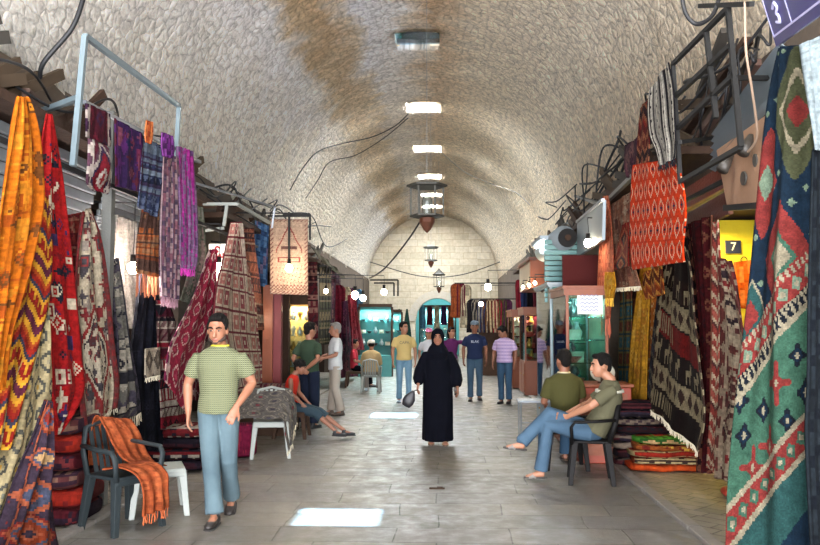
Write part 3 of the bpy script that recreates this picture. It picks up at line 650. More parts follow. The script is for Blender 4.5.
# ---------------------------------------------------------------- rugs and textiles, right side
def corner_kilim():
    W, Hh = 92, 405
    X, Y = np.meshgrid(np.floor(np.arange(W)/1.0)/2.0, np.floor(np.arange(Hh))/2.0); cols = {k: H(v) for k, v in dict(n='#14283a', t='#2c5350', r='#8d3430', c='#a89c82', g='#416a55', b='#161c26', o='#b0603c', d='#4f5238', l='#7d9078').items()}
    img = np.zeros((Hh, W, 3)); img[:] = cols['n']
    def med(cx, cy, w, h, seq):
        st = np.floor((np.abs(X-cx)/w+np.abs(Y-cy)/h)*9+((np.floor(Y/2) % 2)*.0))/9
        for lim, c in seq: img[st < lim] = cols[c]
    # upper half: navy ground with stepped hexagon medallions
    med(33, 27, 22, 31, [(1.0, 'c'), (.95, 'n'), (.88, 'c'), (.83, 'd'), (.55, 'o'), (.48, 'c'), (.42, 'd'), (.2, 'r')])
    med(6, 54, 15, 22, [(1.0, 'c'), (.93, 'r'), (.65, 'c'), (.58, 'r'), (.3, 'l')])
    med(27, 84, 20, 25, [(1.0, 'c'), (.94, 'n'), (.88, 'c'), (.82, 'r'), (.42, 'g'), (.25, 'c')])
    med(3, 106, 12, 15, [(1.0, 'c'), (.85, 't'), (.4, 'r')])
    fl = ((X//5*7+Y//6*3) % 4 == 0) & (np.abs(X % 5-2.5)+np.abs(Y % 6-3) < 1.8) & (np.abs(img-cols['n']).sum(2) < .01); img[fl] = cols['l']
    D = Y+X*0.85; s0 = 116
    for a, b, base in ((0, 4, 'c'), (4, 14, 'r'), (14, 17, 'c'), (17, 21, 'b'), (21, 24, 'c'), (24, 62, 'g'), (62, 65, 'c'), (65, 76, 'r'), (76, 79, 'c'), (79, 99, 't'), (99, 150, 'n')):
        img[(D >= s0+a) & (D < s0+b)] = cols[base]
    u = (X*1.0-Y*0.6)
    m = (D >= s0) & (D < s0+4) & (u % 3 < 1.5); img[m] = cols['r']
    for q0, c1, c2 in ((9, 'l', 'c'), (70.5, 'g', 'c')):
        d = np.abs((u % 8)-4)+np.abs(D-s0-q0)*.8; m = (D >= s0+q0-5) & (D < s0+q0+5); img[m & (d < 3.4)] = cols[c1]; img[m & (d < 1.6)] = cols[c2]
    m = (D >= s0+17) & (D < s0+21) & (u % 4 < 1.6); img[m] = cols['c']
    m = (D >= s0+14) & (D < s0+17) & (u % 2.4 < 1.0); img[m] = cols['b']
    for k, (cx, cy) in enumerate(((6, 152), (17, 142), (28, 132), (38, 122), (22, 156), (33, 146), (12, 164), (42, 136), (3, 138))):
        d = np.abs(X-cx)+np.abs(Y-cy)*.85; a = np.minimum(np.abs(X-cx), np.abs(Y-cy)); mm = (D >= s0+24) & (D < s0+62); big = k in (4, 2, 6)
        img[mm & (d < (7.5 if big else 4.5)) & ((a < 1.5) | (d < 4))] = cols['r' if big else 'b']; img[mm & (d < 2.8)] = cols['r' if big else 'n']; img[mm & (d < 1.4)] = cols['c']
    img = img*.8
    rs = np.random.RandomState(1); return np.clip(img*(1+rs.uniform(-.12, .08, (Hh, W, 1))), 0, 1)
rug('hanging_carpet', 'large blue, red and green carpet hanging at the right edge', 'carpet',
    [(776, 48, 803, 44), (768, 95, 813, 90), (762, 160, 817, 155), (757, 230, 816, 225), (751, 300, 813, 295), (742, 370, 812, 365), (734, 440, 813, 440), (729, 500, 815, 500), (727, 570, 818, 570)],
    None, None, Y=(4.75, 4.45), seed=40, img=corner_kilim(), folds=(1.5, .045), cells=.0075, nmax=(92, 405), bulge=.08, thick=.02)
rug('hanging_cloth', 'narrow near black cloth strip hanging beside the large carpet', 'cloth',
    [(813, 150, 822, 150), (811, 220, 822, 220), (809, 300, 822, 300), (808, 380, 822, 380), (806, 440, 822, 440), (812, 560, 826, 560)], 'shawl', ['#14181c', '#1d2328', '#10141a'], Y=4.3, seed=41, folds=(2, .02), border=False, cells=.02)
rug(HK, 'bright orange red kilim with rows of small dark medallions', 'kilim',
    [(633, 165, 675, 158), (631, 190, 682, 180), (630, 220, 686, 212), (630, 250, 683, 246), (631, 270, 684, 262)],
    'hex', ['#d63a10', '#e0c0a0', '#2b2436', '#7a2018', '#3b3048'], X=2.0, seed=42, p=10, folds=(2, .012), border=False, cells=.02)
rug('striped_runner', 'black and white striped runner with tasselled edge above the orange kilim', 'runner',
    [(650, 90, 668, 62), (648, 110, 673, 88), (650, 135, 675, 120), (656, 150, 676, 142), (660, 166, 675, 158)], 'stripes', ['#c9c2b4', '#262226', '#c9c2b4', '#8d8880', '#1c1a1e'], X=1.95, seed=43, p=9, folds=(2, .012), border=False, cells=.014, fringe=M_blackf, fl=.05)
rug(HK, 'dark maroon kilim strip hanging left of the striped runner', 'kilim',
    [(640, 108, 650, 96), (638, 135, 650, 125), (637, 160, 649, 155), (636, 168, 648, 163)], 'zigzag', ['#57201e', '#8d5a40', '#2a1a1e', '#7a2a22'], X=2.03, seed=44, p=5, folds=(2, .012), border=False, cells=.02)
rug(HK, 'small dark purple brown bag cloth at the far corner of the frame', 'saddle bag',
    [(625, 145, 637, 138), (624, 165, 637, 160), (627, 178, 638, 174)], 'scatter', ['#3d2430', '#5a3440', '#6a4a4a'], X=2.08, seed=45, p=5, folds=(2, .012), border=False, cells=.02)
rug(HK, 'faded pink floral kilim under a pipe, left of the orange red one', 'kilim',
    [(606, 208, 630, 192), (606, 230, 630, 218), (611, 255, 630, 248), (614, 270, 634, 266), (616, 288, 640, 286)], 'scatter', ['#a8745c', '#bd927a', '#7a4a40', '#c2a58a', '#8d5545'], X=2.3, seed=46, p=7, folds=(2, .015), border=False, fringe=M_cream, fl=.05, cells=.02)
rug(HK, 'red and black kilim corner folded over the pink floral kilim', 'kilim',
    [(622, 225, 628, 222), (618, 245, 629, 240), (613, 262, 629, 258), (612, 271, 629, 266)], 'medallion', ['#7a1c18', '#a86a48', '#18161e', '#2c2832', '#8d2a20', '#5a1614'], X=2.22, seed=47, p=20, folds=(1, .01), border=False, cells=.02)
rug('hanging_shawl', 'long coral shawl with a loose fringe at the wooden doors', 'shawl',
    [(603, 196, 608, 196), (601, 230, 612, 228), (599, 265, 614, 264), (598, 300, 612, 298), (600, 322, 611, 318)], 'shawl', ['#b55c40', '#c9795a', '#a04a34', '#bf6a4a'], X=2.2, seed=48, folds=(3, .02), border=False, fringe=M_pinkf, fl=.22, cells=.02)
rug('hanging_scarf', 'yellow silk scarf glowing beside the coral shawl', 'scarf',
    [(606, 272, 614, 272), (605, 285, 616, 285), (606, 298, 613, 298)], 'shawl', ['#d99a28', '#e8b545', '#c98520'], X=2.1, seed=49, folds=(3, .015), border=False, fringe=M_goldf, fl=.1, cells=.02)
rug('hanging_cloth', 'tall golden yellow cloth hanging in folds', 'curtain',
    [(640, 268, 650, 266), (636, 310, 650, 308), (632, 350, 649, 348), (629, 395, 648, 394), (627, 402, 648, 402)], 'scatter', ['#c08a28', '#d3a040', '#a87620', '#b5772a'], X=2.6, seed=50, p=6, folds=(3, .03), border=False)
rug(HK, 'orange and gold patterned kilim with rows of hexagons beside the yellow cloth', 'kilim',
    [(648, 296, 660, 292), (646, 325, 661, 322), (646, 360, 660, 358), (646, 402, 658, 400)], 'hex', ['#b56a2c', '#cfae7a', '#8d4a20', '#c98a3c'], X=2.65, seed=51, p=7, folds=(2, .02), border=False)
rug(HK, 'teal blue kilim with small squares behind the seated man', 'kilim',
    [(620, 272, 630, 270), (620, 310, 631, 308), (619, 350, 631, 350), (618, 402, 630, 402)], 'lattice', ['#28454c', '#7a6a3c', '#3a5f66', '#6b3a2c'], X=2.6, seed=52, p=8, folds=(2, .02), border=False)
rug(HK, 'deep brown kilim narrow strip between teal and golden cloths', 'kilim',
    [(631, 280, 638, 278), (631, 330, 638, 328), (629, 395, 634, 395)], 'bands', ['#3a2018', '#6a3a24', '#241614'], X=2.7, seed=53, p=7, folds=(2, .02), border=False)
rug(HK, 'orange brown kilim hanging over the doorway beside the orange red kilim', 'kilim',
    [(642, 274, 660, 264), (642, 285, 662, 280), (646, 300, 664, 294)], 'zigzag', ['#8d3c1c', '#c98a3c', '#5a2416', '#a85424'], X=2.35, seed=54, p=5, folds=(2, .02), border=False, cells=.02)
rug(HK, 'dark kilim with cream bands of black animals and pale fringe', 'kilim',
    [(674, 240, 683, 238), (668, 270, 692, 268), (661, 305, 696, 312), (657, 345, 701, 355), (653, 385, 706, 398), (650, 405, 706, 425), (650, 408, 700, 452)],
    'animals', ['#1f1513', '#988a6c', '#6f1614', '#2a1a15', '#3d2a24'], X=(2.5, 2.35), seed=55, p=13, warp=lambda u, v: (u, (v-.17*u) % 1.0), folds=(2, .03), cells=.022, fringe=M_cream, fl=.06, bw=3)
rug(HK, 'black edged dark blue kilim behind the animal kilim', 'kilim',
    [(662, 250, 674, 244), (657, 300, 668, 296), (652, 350, 664, 350), (648, 400, 660, 402), (646, 452, 658, 452)], 'zigzag', ['#24242c', '#5a5448', '#33303a', '#18181e'], X=2.62, seed=56, p=4, folds=(2, .03), border=False)
rug(HK, 'dark red kilim with black lattice hanging to the ground', 'kilim',
    [(684, 225, 712, 215), (692, 280, 714, 275), (698, 340, 716, 335), (703, 400, 716, 400), (700, 450, 718, 452), (698, 472, 718, 474)], 'diamonds', ['#4a1518', '#241418', '#6a1c1c', '#3a1a1e', '#7a4a38'], X=2.55, seed=57, p=9, folds=(3, .04))
rug(HK, 'thin rolled runner with coral and cream diamonds', 'runner',
    [(713, 222, 719, 220), (713, 280, 722, 280), (714, 340, 722, 340), (712, 400, 721, 402), (706, 468, 718, 474)], 'zigzag', ['#8d3c34', '#bda88c', '#a85548', '#5a3430'], X=2.4, seed=58, p=4, folds=(1, .03), border=False, cells=.018)
rug(HK, 'brown and maroon kilim nearest the large carpet, touching the ground', 'kilim',
    [(720, 258, 730, 262), (721, 300, 742, 312), (721, 350, 748, 362), (719, 400, 748, 410), (716, 440, 742, 450), (716, 478, 738, 484)], 'medallion', ['#4d2a28', '#8d7a66', '#6a2424', '#2c2024', '#9a8a74', '#5a2c28'], X=2.36, seed=59, p=14, folds=(2, .03), cells=.022)
rug('hanging_cloth', 'bright orange cloth against the yellow wall', 'cloth',
    [(734, 262, 752, 260), (735, 285, 754, 284), (738, 308, 754, 310)], 'shawl', ['#d9641e', '#e8803a', '#c9520f'], Y=9.7, seed=60, folds=(3, .03), border=False)
# ---------------------------------------------------------------- people
def skin(key, col): return mat(key, col, 0.55, var=0.06, vscale=9, Subsurface_Weight=0.0)
SK1 = skin('skin_warm', '#94634b'); SK2 = skin('skin_tan', '#7f523d'); SK3 = skin('skin_olive', '#9c6c52')
M_hair = mat('black_hair', '#0d0a08', 0.85, bump=0.8, bscale=70, var=0.3); M_grey = mat('grey_hair', '#77706a', 0.7, bump=0.8, bscale=70)
M_eye = mat('eye_dark', '#16100d', 0.25); M_white = mat('eye_white', '#8f8780', 0.3); M_lip = mat('lip', '#8a4f45', 0.5)
M_stub = mat('beard_stubble', '#3a2820', 0.8, bump=.4, bscale=120)
def fabric(key, col, rough=0.9, wr=9, ws=0.5, **kw):
    m = mat(key, col, rough, bump=ws, bscale=wr, var=kw.pop('var', .1), vscale=kw.pop('vscale', 5)); return m
def denim(key, col, hi):
    if key in MATS: return MATS[key]
    m = mat(key, col, 0.85, bump=0.5, bscale=9, var=0.0, vscale=3.0); nt = m.node_tree
    for nd in nt.nodes:
        if nd.type == 'MIX': nd.inputs[6].default_value = rgb(col); nd.inputs[7].default_value = rgb(hi)
    return m
def checked(key, a, b, c, sx=60, sz=60):
    """small woven check, in object space"""
    m = bpy.data.materials.new(key); m.use_nodes = True; nt = m.node_tree; N = nt.nodes; L = nt.links; bs = N['Principled BSDF']; bs.inputs['Roughness'].default_value = .9
    tc = N.new('ShaderNodeTexCoord'); mp = N.new('ShaderNodeMapping'); mp.inputs['Scale'].default_value = (sx, 1, sz); L.new(tc.outputs['Object'], mp.inputs[0])
    sp = N.new('ShaderNodeSeparateXYZ'); L.new(mp.outputs[0], sp.inputs[0]); outs = []
    for ax in ('X', 'Z'):
        f = N.new('ShaderNodeMath'); f.operation = 'FRACT'; L.new(sp.outputs[ax], f.inputs[0]); g = N.new('ShaderNodeMath'); g.operation = 'GREATER_THAN'; g.inputs[1].default_value = .45; L.new(f.outputs[0], g.inputs[0]); outs.append(g)
    m1 = N.new('ShaderNodeMix'); m1.data_type = 'RGBA'; m1.inputs[6].default_value = rgb(a); m1.inputs[7].default_value = rgb(b); L.new(outs[0].outputs[0], m1.inputs[0])
    m2 = N.new('ShaderNodeMix'); m2.data_type = 'RGBA'; m2.inputs[7].default_value = rgb(c); L.new(m1.outputs[2], m2.inputs[6]); mu = N.new('ShaderNodeMath'); mu.operation = 'MULTIPLY'; L.new(outs[0].outputs[0], mu.inputs[0]); L.new(outs[1].outputs[0], mu.inputs[1]); L.new(mu.outputs[0], m2.inputs[0])
    L.new(m2.outputs[2], bs.inputs['Base Color'])
    nz = N.new('ShaderNodeTexNoise'); nz.inputs['Scale'].default_value = 9; L.new(tc.outputs['Object'], nz.inputs['Vector']); bp = N.new('ShaderNodeBump'); bp.inputs['Strength'].default_value = .5; bp.inputs['Distance'].default_value = .02; L.new(nz.outputs['Fac'], bp.inputs['Height']); L.new(bp.outputs[0], bs.inputs['Normal'])
    MATS[key] = m; return m
def V(*a): return Vector(a)
def stand_pose(H=1.75):
    k = H/1.75
    J = dict(pelvis=V(0, 0, .95), waist=V(0, -.005, 1.08), chest=V(0, 0, 1.30), neck=V(0, .015, 1.49), head=V(0, -.01, 1.635), look=V(0, -1, 0), up=V(0, 0, 1), side=V(1, 0, 0), hside=V(1, 0, 0))
    for s, c in ((-1, 'R'), (1, 'L')):
        J['sh'+c] = V(s*.18, .01, 1.398); J['el'+c] = V(s*.25, .03, 1.15); J['wr'+c] = V(s*.25, -.06, .91)
        J['hip'+c] = V(s*.09, 0, .93); J['kn'+c] = V(s*.10, -.015, .50); J['an'+c] = V(s*.10, .02, .085); J['toe'+c] = V(s*.12, -1, 0)
    return {a: (b*k if a not in ('look', 'up', 'side', 'hside') and not a.startswith('toe') else b) for a, b in J.items()}
def vox(o, size, smooth=3):
    r = o.modifiers.new('skin', 'REMESH'); r.mode = 'VOXEL'; r.voxel_size = size; r.use_smooth_shade = True
    if smooth:
        s = o.modifiers.new('soften', 'SMOOTH'); s.factor = .5; s.iterations = smooth
def hand(q, W, d, palm, k, curl=.35, s=1, n=6):
    """palm and five fingers; W wrist, d forward, palm = palm normal, s = which side the thumb is"""
    d = d.normalized(); palm = (palm-d*palm.dot(d)).normalized(); x = d.cross(palm).normalized()*s
    q.tube([W-d*.03*k, W+d*.02*k, W+d*.055*k, W+d*.095*k], [(.026*k, .02*k), (.032*k, .019*k), (.042*k, .017*k), (.039*k, .014*k)], 10, side=x)
    for i, (off, ln) in enumerate(((.030, .072), (.010, .080), (-.011, .075), (-.031, .058))):
        p = W+d*.088*k+x*off*k; dd = (d+x*off*2.2).normalized(); pts = [p-dd*.02*k, p]; a = 0
        for seg in (.45, .32, .23):
            a += curl*(1.0+.15*i); v = dd*math.cos(a)+palm*math.sin(a); p = p+v*ln*seg*k; pts.append(p)
        q.tube(pts, [.0095*k, .0095*k, .009*k, .008*k, .0065*k], n)
    p = W+d*.028*k+x*.028*k; v1 = (d*.75+x*.7+palm*.25).normalized(); v2 = (d*.95+x*.3+palm*.35).normalized()
    q.tube([p-v1*.02*k, p+v1*.03*k, p+v1*.045*k+v2*.022*k, p+v1*.045*k+v2*.045*k], [.014*k, .012*k, .010*k, .008*k], n)
def person(label, loc, rz, H=1.75, J=None, skinm=None, top=None, sleeve=.45, topfit=1.0, pants=None, legr=(.092, .070, .062, .068), shoe=None, hair='short', hairm=None,
           female=False, robe=None, voxel=.011, feat=True, beard=False, longsleeve=False, hem=None, toplen=-.02, hands=((.35, None), (.35, None)), cat='person', sandal=None, bulk=1.0, collar=None, group=None, legcut=None):
    J = J or stand_pose(H); k = H/1.75; skinm = skinm or SK1
    root = empty('person', label, cat, loc, rz, group)
    side, look, up = J['side'].normalized(), J['look'].normalized(), J['up'].normalized(); hs = look.cross(up).normalized()
    if hs.dot(J['hside']) < 0: hs = -hs
    fw = look; hu = hs.cross(fw).normalized()
    if hu.z < 0: hu = -hu
    hc = J['head']
    kh = k*1.10
    def hp(a, b, c): return hc + hs*a*kh + fw*b*kh + hu*c*kh
    R3 = Matrix((hs, fw, hu)).transposed()
    q = MB()
    # head: skull, face wedge, jaw, nose, ears
    q.ball(hp(0, -.012, .025), (.075*kh, .094*kh, .098*kh), 16, 12, R3)
    q.ball(hp(0, .025, -.025), (.062*kh, .066*kh, .088*kh), 14, 10, R3)
    q.ball(hp(0, .048, -.078), (.038*kh, .034*kh, .03*kh), 12, 8, R3)
    q.tube([hp(0, .085, .018), hp(0, .100, -.012), hp(0, .108, -.026), hp(0, .085, -.034)], [.010*kh, .012*kh, .017*kh, .010*kh], 8)
    q.ball(hp(0, .078, .034), (.05*kh, .018*kh, .012*kh), 10, 6, R3)
    q.ball(hp(0, .082, -.058), (.025*kh, .012*kh, .010*kh), 8, 6, R3)
    for s in (-1, 1): q.ball(hp(s*.076, -.008, -.008), (.010*kh, .020*kh, .031*kh), 8, 6, R3)
    nb = J['neck']
    q.tube([nb-(nb-J['chest'])*.3, nb, hp(0, -.018, -.06), hp(0, -.01, 0)], [(.085*k, .06*k), (.060*k, .058*k), (.055*k, .056*k), (.05*k, .05*k)], 14, side=side)
    B = bulk*k
    trunk = [J['pelvis'], J['waist'], J['chest'], J['chest'].lerp(nb, .62), nb]
    q.tube(trunk, [(.14*B, .09*B), (.125*B, .085*B), (.14*B, .09*B), (.13*B, .07*B), (.05*B, .05*B)], 14, side=side)
    for c, s in (('R', -1), ('L', 1)):
        sh, el, wr = J['sh'+c], J['el'+c], J['wr'+c]; curl, pn = hands[0 if c == 'R' else 1]; hd = J.get('hd'+c, (wr-el)+V(0, 0, -.05))
        q.tube([sh.lerp(J['chest'], .3)+V(0, 0, -.01), sh+V(0, 0, -.018), sh.lerp(el, .35), sh.lerp(el, .8), el, el.lerp(wr, .3), wr.lerp(el, .12), wr], [.036*B, .042*B, .047*B, .042*B, .038*B, .040*B, .027*B, (.025*B, .022*B)], 12)
        pn = pn or -side*s*.8+V(0, .2, 0); hand(q, wr, hd, pn, k, curl, s if c == 'L' else s, 6)
        hip, kn, an = J['hip'+c], J['kn'+c], J['an'+c]
        q.tube([J['pelvis'].lerp(hip, .6), hip, hip.lerp(kn, .5), kn, kn.lerp(an, .35), kn.lerp(an, .85), an], [.075*B, .080*B, .068*B, .050*B, .053*B, .036*B, .036*B], 12)
        toe = J['toe'+c].normalized(); q.tube([an-toe*.04*k+V(0, 0, -.03*k), an+toe*.02*k+V(0, 0, -.03*k), an+toe*.12*k+V(0, 0, -.05*k), an+toe*.165*k+V(0, 0, -.055*k)], [(.03*k, .03*k), (.034*k, .038*k), (.040*k, .022*k), (.03*k, .012*k)], 10)
    body = q.build('body', skinm, root); vox(body, voxel*.8 if feat else voxel, 2)
    if feat:
        for s in (-1, 1):
            e = MB(); e.ball(hp(s*.030, .079, .010), (.0125*kh, .006*kh, .0045*kh), 10, 6, R3); ob = e.build('eye', M_white, root, True)
            e = MB(); e.ball(hp(s*.030, .0855, .010), (.0065*kh, .004*kh, .0065*kh), 8, 6, R3); e.build('iris', M_eye, ob, True)
            e = MB(); e.tube([hp(s*.012, .091, .030), hp(s*.032, .093, .038), hp(s*.052, .076, .030)], [(.006*kh, .006*kh), (.008*kh, .007*kh), (.005*kh, .005*kh)], 6); e.build('eyebrow', hairm or M_hair, root, True)
        e = MB(); e.ball(hp(0, .088, -.058), (.023*kh, .008*kh, .0075*kh), 10, 6, R3); e.build('lips', M_lip, root, True)
    if beard:
        e = MB()
        for a in range(-5, 6):
            t = a/5; e.ball(hp(.062*math.sin(t*1.45), .012+.058*math.cos(t*1.45), -.055-.018*(1-abs(t))), (.014*kh, .010*kh, .022*kh), 8, 6, R3)
        e.ball(hp(0, .072, -.088), (.024*kh, .010*kh, .012*kh), 8, 6, R3); e.ball(hp(0, .091, -.043), (.024*kh, .006*kh, .005*kh), 8, 6, R3)
        vox(e.build('beard', M_stub, root), .007, 3)
    hm = hairm or M_hair
    if hair in ('short', 'curly', 'long'):
        e = MB(); e.ball(hp(0, -.027, .050), (.082*kh, .094*kh, .090*kh), 16, 10, R3); e.ball(hp(0, .040, .106), (.056*kh, .040*kh, .024*kh), 12, 8, R3); e.ball(hp(0, -.065, -.01), (.066*kh, .046*kh, .065*kh), 12, 8, R3)
        for s in (-1, 1): e.ball(hp(s*.072, .012, .035), (.013*kh, .026*kh, .036*kh), 8, 6, R3)
        if hair == 'curly':
            rs = random.Random(5)
            for _ in range(60):
                v = Vector((rs.gauss(0, 1), rs.gauss(-.3, 1), abs(rs.gauss(0, 1)))).normalized(); e.ball(hp(v.x*.085, -.025+v.y*.095, .045+v.z*.09), .024*kh, 8, 6)
        if hair == 'long':
            e.tube([hp(0, -.06, .04), hp(0, -.10, -.04), hp(0, -.10, -.14)], [(.08*kh, .05*kh), (.075*kh, .04*kh), (.06*kh, .03*kh)], 12, side=side)
        ho = e.build('hair', hm, root); vox(ho, .010, 2)
    if hair == 'scarf':
        e = MB()   # hood that frames the face and falls round the neck
        e.ball(hp(0, -.024, .030), (.096*kh, .104*kh, .112*kh), 18, 12, R3); e.tube([hp(0, -.03, 0), hp(0, -.02, -.08), nb+V(0, 0, .01), nb+V(0, 0, -.09*kh)], [(.092*kh, .09*kh), (.085*kh, .088*kh), (.12*kh, .10*kh), (.17*kh, .11*kh)], 16, side=side)
        e.tube([hp(0, .045, -.115), hp(0, .02, -.15), nb+fw*.05*kh], [(.05*kh, .035*kh), (.08*kh, .05*kh), (.10*kh, .06*kh)], 12, side=side)
        vox(e.build('headscarf', robe, root), .012, 2)
    if hair in ('cap', 'skullcap'):
        e = MB(); e.ball(hp(0, -.03, .02), (.080*kh, .086*kh, .075*kh), 12, 8, R3); vox(e.build('hair', hm, root), .012, 2)
    if robe:
        e = MB(); fz = J.get('hemz', .05)
        nb2 = nb
        e.tube([V(0, 0, fz), V(0, -.01, .35*k), V(0, 0, .7*k), J['pelvis'], J['waist'], J['chest'], J['chest'].lerp(nb, .6), nb2+V(0, 0, .01)],
               [(.225*k, .20*k), (.235*k, .19*k), (.235*k, .17*k), (.225*k, .16*k), (.200*k, .155*k), (.195*k, .15*k), (.165*k, .10*k), (.07*k, .07*k)], 20, side=side)
        for a in range(9):   # soft folds of the skirt
            an_ = PI*2*a/9+.3; x0, y0 = math.cos(an_), math.sin(an_)
            e.tube([V(x0*.215*k, y0*.185*k, fz), V(x0*.215*k, y0*.17*k, .4*k), V(x0*.19*k, y0*.13*k, .8*k)], [.035*k, .028*k, .01], 8)
        for c, s in (('R', -1), ('L', 1)):
            sh, el, wr = J['sh'+c], J['el'+c], J['wr'+c]
            e.tube([sh.lerp(J['chest'], .5), sh.lerp(J['chest'], .2), sh+V(0, 0, -.012), sh.lerp(el, .5), el, el.lerp(wr, .6), wr.lerp(el, .06)], [.05*k, .062*k, .066*k, .078*k, .090*k, .098*k, .060*k], 14)
        vox(e.build('robe', robe, root), .013, 2)
    if top:
        f = topfit*B; e = MB(); lo = J['pelvis']+(J['pelvis']-J['waist'])*(-toplen/.13*-1) if False else J['pelvis']+(J['pelvis']-J['waist']).normalized()*(-toplen)
        wst = .132 if female else .148
        e.tube([lo, J['pelvis'].lerp(J['waist'], .5), J['waist'], J['chest'].lerp(J['waist'], .4), J['chest'], J['chest'].lerp(nb, .55), J['chest'].lerp(nb, .82), nb-(nb-J['chest'])*.02],
               [(.168*f, .122*f), (.160*f, .118*f), (wst*f, .112*f), (.160*f, .118*f), (.174*f, .122*f), (.182*f, .102*f), (.125*f, .080*f), (.070*f, .066*f)], 20, side=side)
        for c, s in (('R', -1), ('L', 1)):
            sh, el, wr = J['sh'+c], J['el'+c], J['wr'+c]
            pts = [sh.lerp(J['chest'], .5), sh.lerp(J['chest'], .2)+V(0, 0, -.004), sh+V(0, 0, -.012), sh.lerp(el, .3), sh.lerp(el, .3+sleeve*.5)]; rr = [.050*B, .058*B, .060*B, .066*B, .068*B]
            if sleeve > 0:
                if longsleeve: pts += [el, el.lerp(wr, .5), wr.lerp(el, .05)]; rr += [.054*B, .050*B, .040*B]
                else: pts += [sh.lerp(el, .3+sleeve)]; rr += [.068*B]
                e.tube(pts, rr, 14)
        vox(e.build('shirt', top, root), voxel, 7)
        if collar:
            e = MB(); a = [nb+V(0, 0, .0)+side*math.cos(t)*.073*k-side.cross(V(0, 0, 1))*math.sin(t)*.068*k for t in [2*PI*i/16 for i in range(17)]]
            e.tube(a, .011*k, 6, caps=False); e.build('collar', collar, root, True)
    if pants:
        e = MB(); r0, r1, r2, r3 = legr
        pw = J['pelvis'].lerp(J['waist'], .55)
        e.tube([J['hipL'].lerp(J['hipR'], .5)-V(0, 0, .02), J['pelvis'], pw], [(.14*B, .108*B), (.158*B, .116*B), (.146*B, .106*B)], 16, side=side)
        for c in ('R', 'L'):
            hip, kn, an = J['hip'+c], J['kn'+c], J['an'+c]; hb = (kn-hip).normalized()
            cut = legcut if legcut else 0.985
            pts = [J['pelvis'].lerp(hip, .7), hip, hip.lerp(kn, .5), kn+(kn-hip.lerp(an, .5))*.0, kn.lerp(an, min(.5, cut)), kn.lerp(an, cut)]; rr = [r0*B, r0*B, (r0+r1)/2*B, r1*B, r2*B, r3*B]
            e.tube(pts, rr, 14)
            if not legcut:
                e.ball(kn.lerp(an, .93), (r3*1.02*B, r3*1.02*B, .03), 10, 6); e.ball(kn.lerp(an, .8), (r3*.97*B, r3*.97*B, .025), 10, 6)
        vox(e.build('trousers', pants, root), voxel, 4)
    if shoe:
        for c in ('R', 'L'):
            an = J['an'+c]; toe = J['toe'+c].normalized(); sd_ = toe.cross(V(0, 0, 1)); dn = V(0, 0, -1)
            if J.get('foot'+c): dn = J['foot'+c].normalized(); sd_ = toe.cross(-dn)
            if sandal:
                e = MB(); b0 = an+dn*.070*k; e.tube([b0-toe*.075*k, b0-toe*.03*k, b0+toe*.06*k, b0+toe*.14*k, b0+toe*.185*k], [(.028*k, .010*k), (.036*k, .012*k), (.040*k, .012*k), (.045*k, .012*k), (.03*k, .010*k)], 12, side=sd_)
                so = e.build('sandal', shoe, root, True)
                e = MB(); e.tube([b0+toe*.055*k, b0+toe*.09*k-dn*.02*k, b0+toe*.13*k-dn*.002*k], [(.047*k, .014*k), (.049*k, .030*k), (.046*k, .022*k)], 12, side=sd_); e.build('strap', sandal, so, True)
            else:
                e = MB(); b0 = an+dn*.055*k
                e.tube([b0-toe*.068*k, b0-toe*.045*k, b0+toe*.02*k, b0+toe*.10*k, b0+toe*.165*k, b0+toe*.20*k], [(.02*k, .02*k), (.040*k, .040*k), (.044*k, .044*k), (.048*k, .032*k), (.042*k, .024*k), (.02*k, .014*k)], 14, side=sd_)
                e.tube([an+dn*.05*k-toe*.015*k, an-dn*.02*k-toe*.01*k], [.042*k, .040*k], 12)
                so = e.build('shoe', shoe, root); vox(so, .009, 2)
                e = MB(); b1 = an+dn*.082*k
                e.tube([b1-toe*.075*k, b1-toe*.04*k, b1+toe*.10*k, b1+toe*.17*k, b1+toe*.205*k], [(.028*k, .010*k), (.045*k, .012*k), (.052*k, .012*k), (.046*k, .011*k), (.022*k, .009*k)], 12, side=sd_); e.build('sole', mat('shoe_sole', '#2a2624', .8), so, True)
    return root, hp, k, R3, J

M_denim = denim('faded_denim', '#2a3a44', '#66797f'); M_denim2 = denim('blue_denim', '#25394b', '#4a6174'); M_denim3 = denim('light_denim', '#4f6f88', '#7c9cae'); M_denimd = denim('dark_denim', '#22384c', '#3a556e')
M_shoe = mat('dark_leather_shoe', '#241f1d', 0.5); M_black = mat('black_shoe', '#15161a', 0.6)

# 1 man walking towards the camera
def walker1():
    J = stand_pose(1.78); k = 1.78/1.75
    J['look'] = V(-.03, -1, -.16).normalized(); J['head'] += V(-.01, -.035, -.01)
    J['shR'] = V(-.19, .02, 1.392)*k; J['shL'] = V(.19, -.01, 1.395)*k
    J['elR'] = V(-.285, .05, 1.15)*k; J['wrR'] = V(-.255, -.03, .90)*k; J['hdR'] = V(.02, -.15, -1)
    J['elL'] = V(.285, .03, 1.16)*k; J['wrL'] = V(.195, -.20, .98)*k; J['hdL'] = V(-.35, -.45, -.9)
    J['hipR'] = V(-.085, 0, .93)*k; J['hipL'] = V(.085, 0, .93)*k
    J['knR'] = V(-.035, -.11, .51)*k; J['anR'] = V(.03, -.22, .09)*k; J['toeR'] = V(-.05, -1, -.05)
    J['knL'] = V(.085, .02, .50)*k; J['anL'] = V(.06, .30, .13)*k; J['toeL'] = V(.1, -1, -.35)
    return J
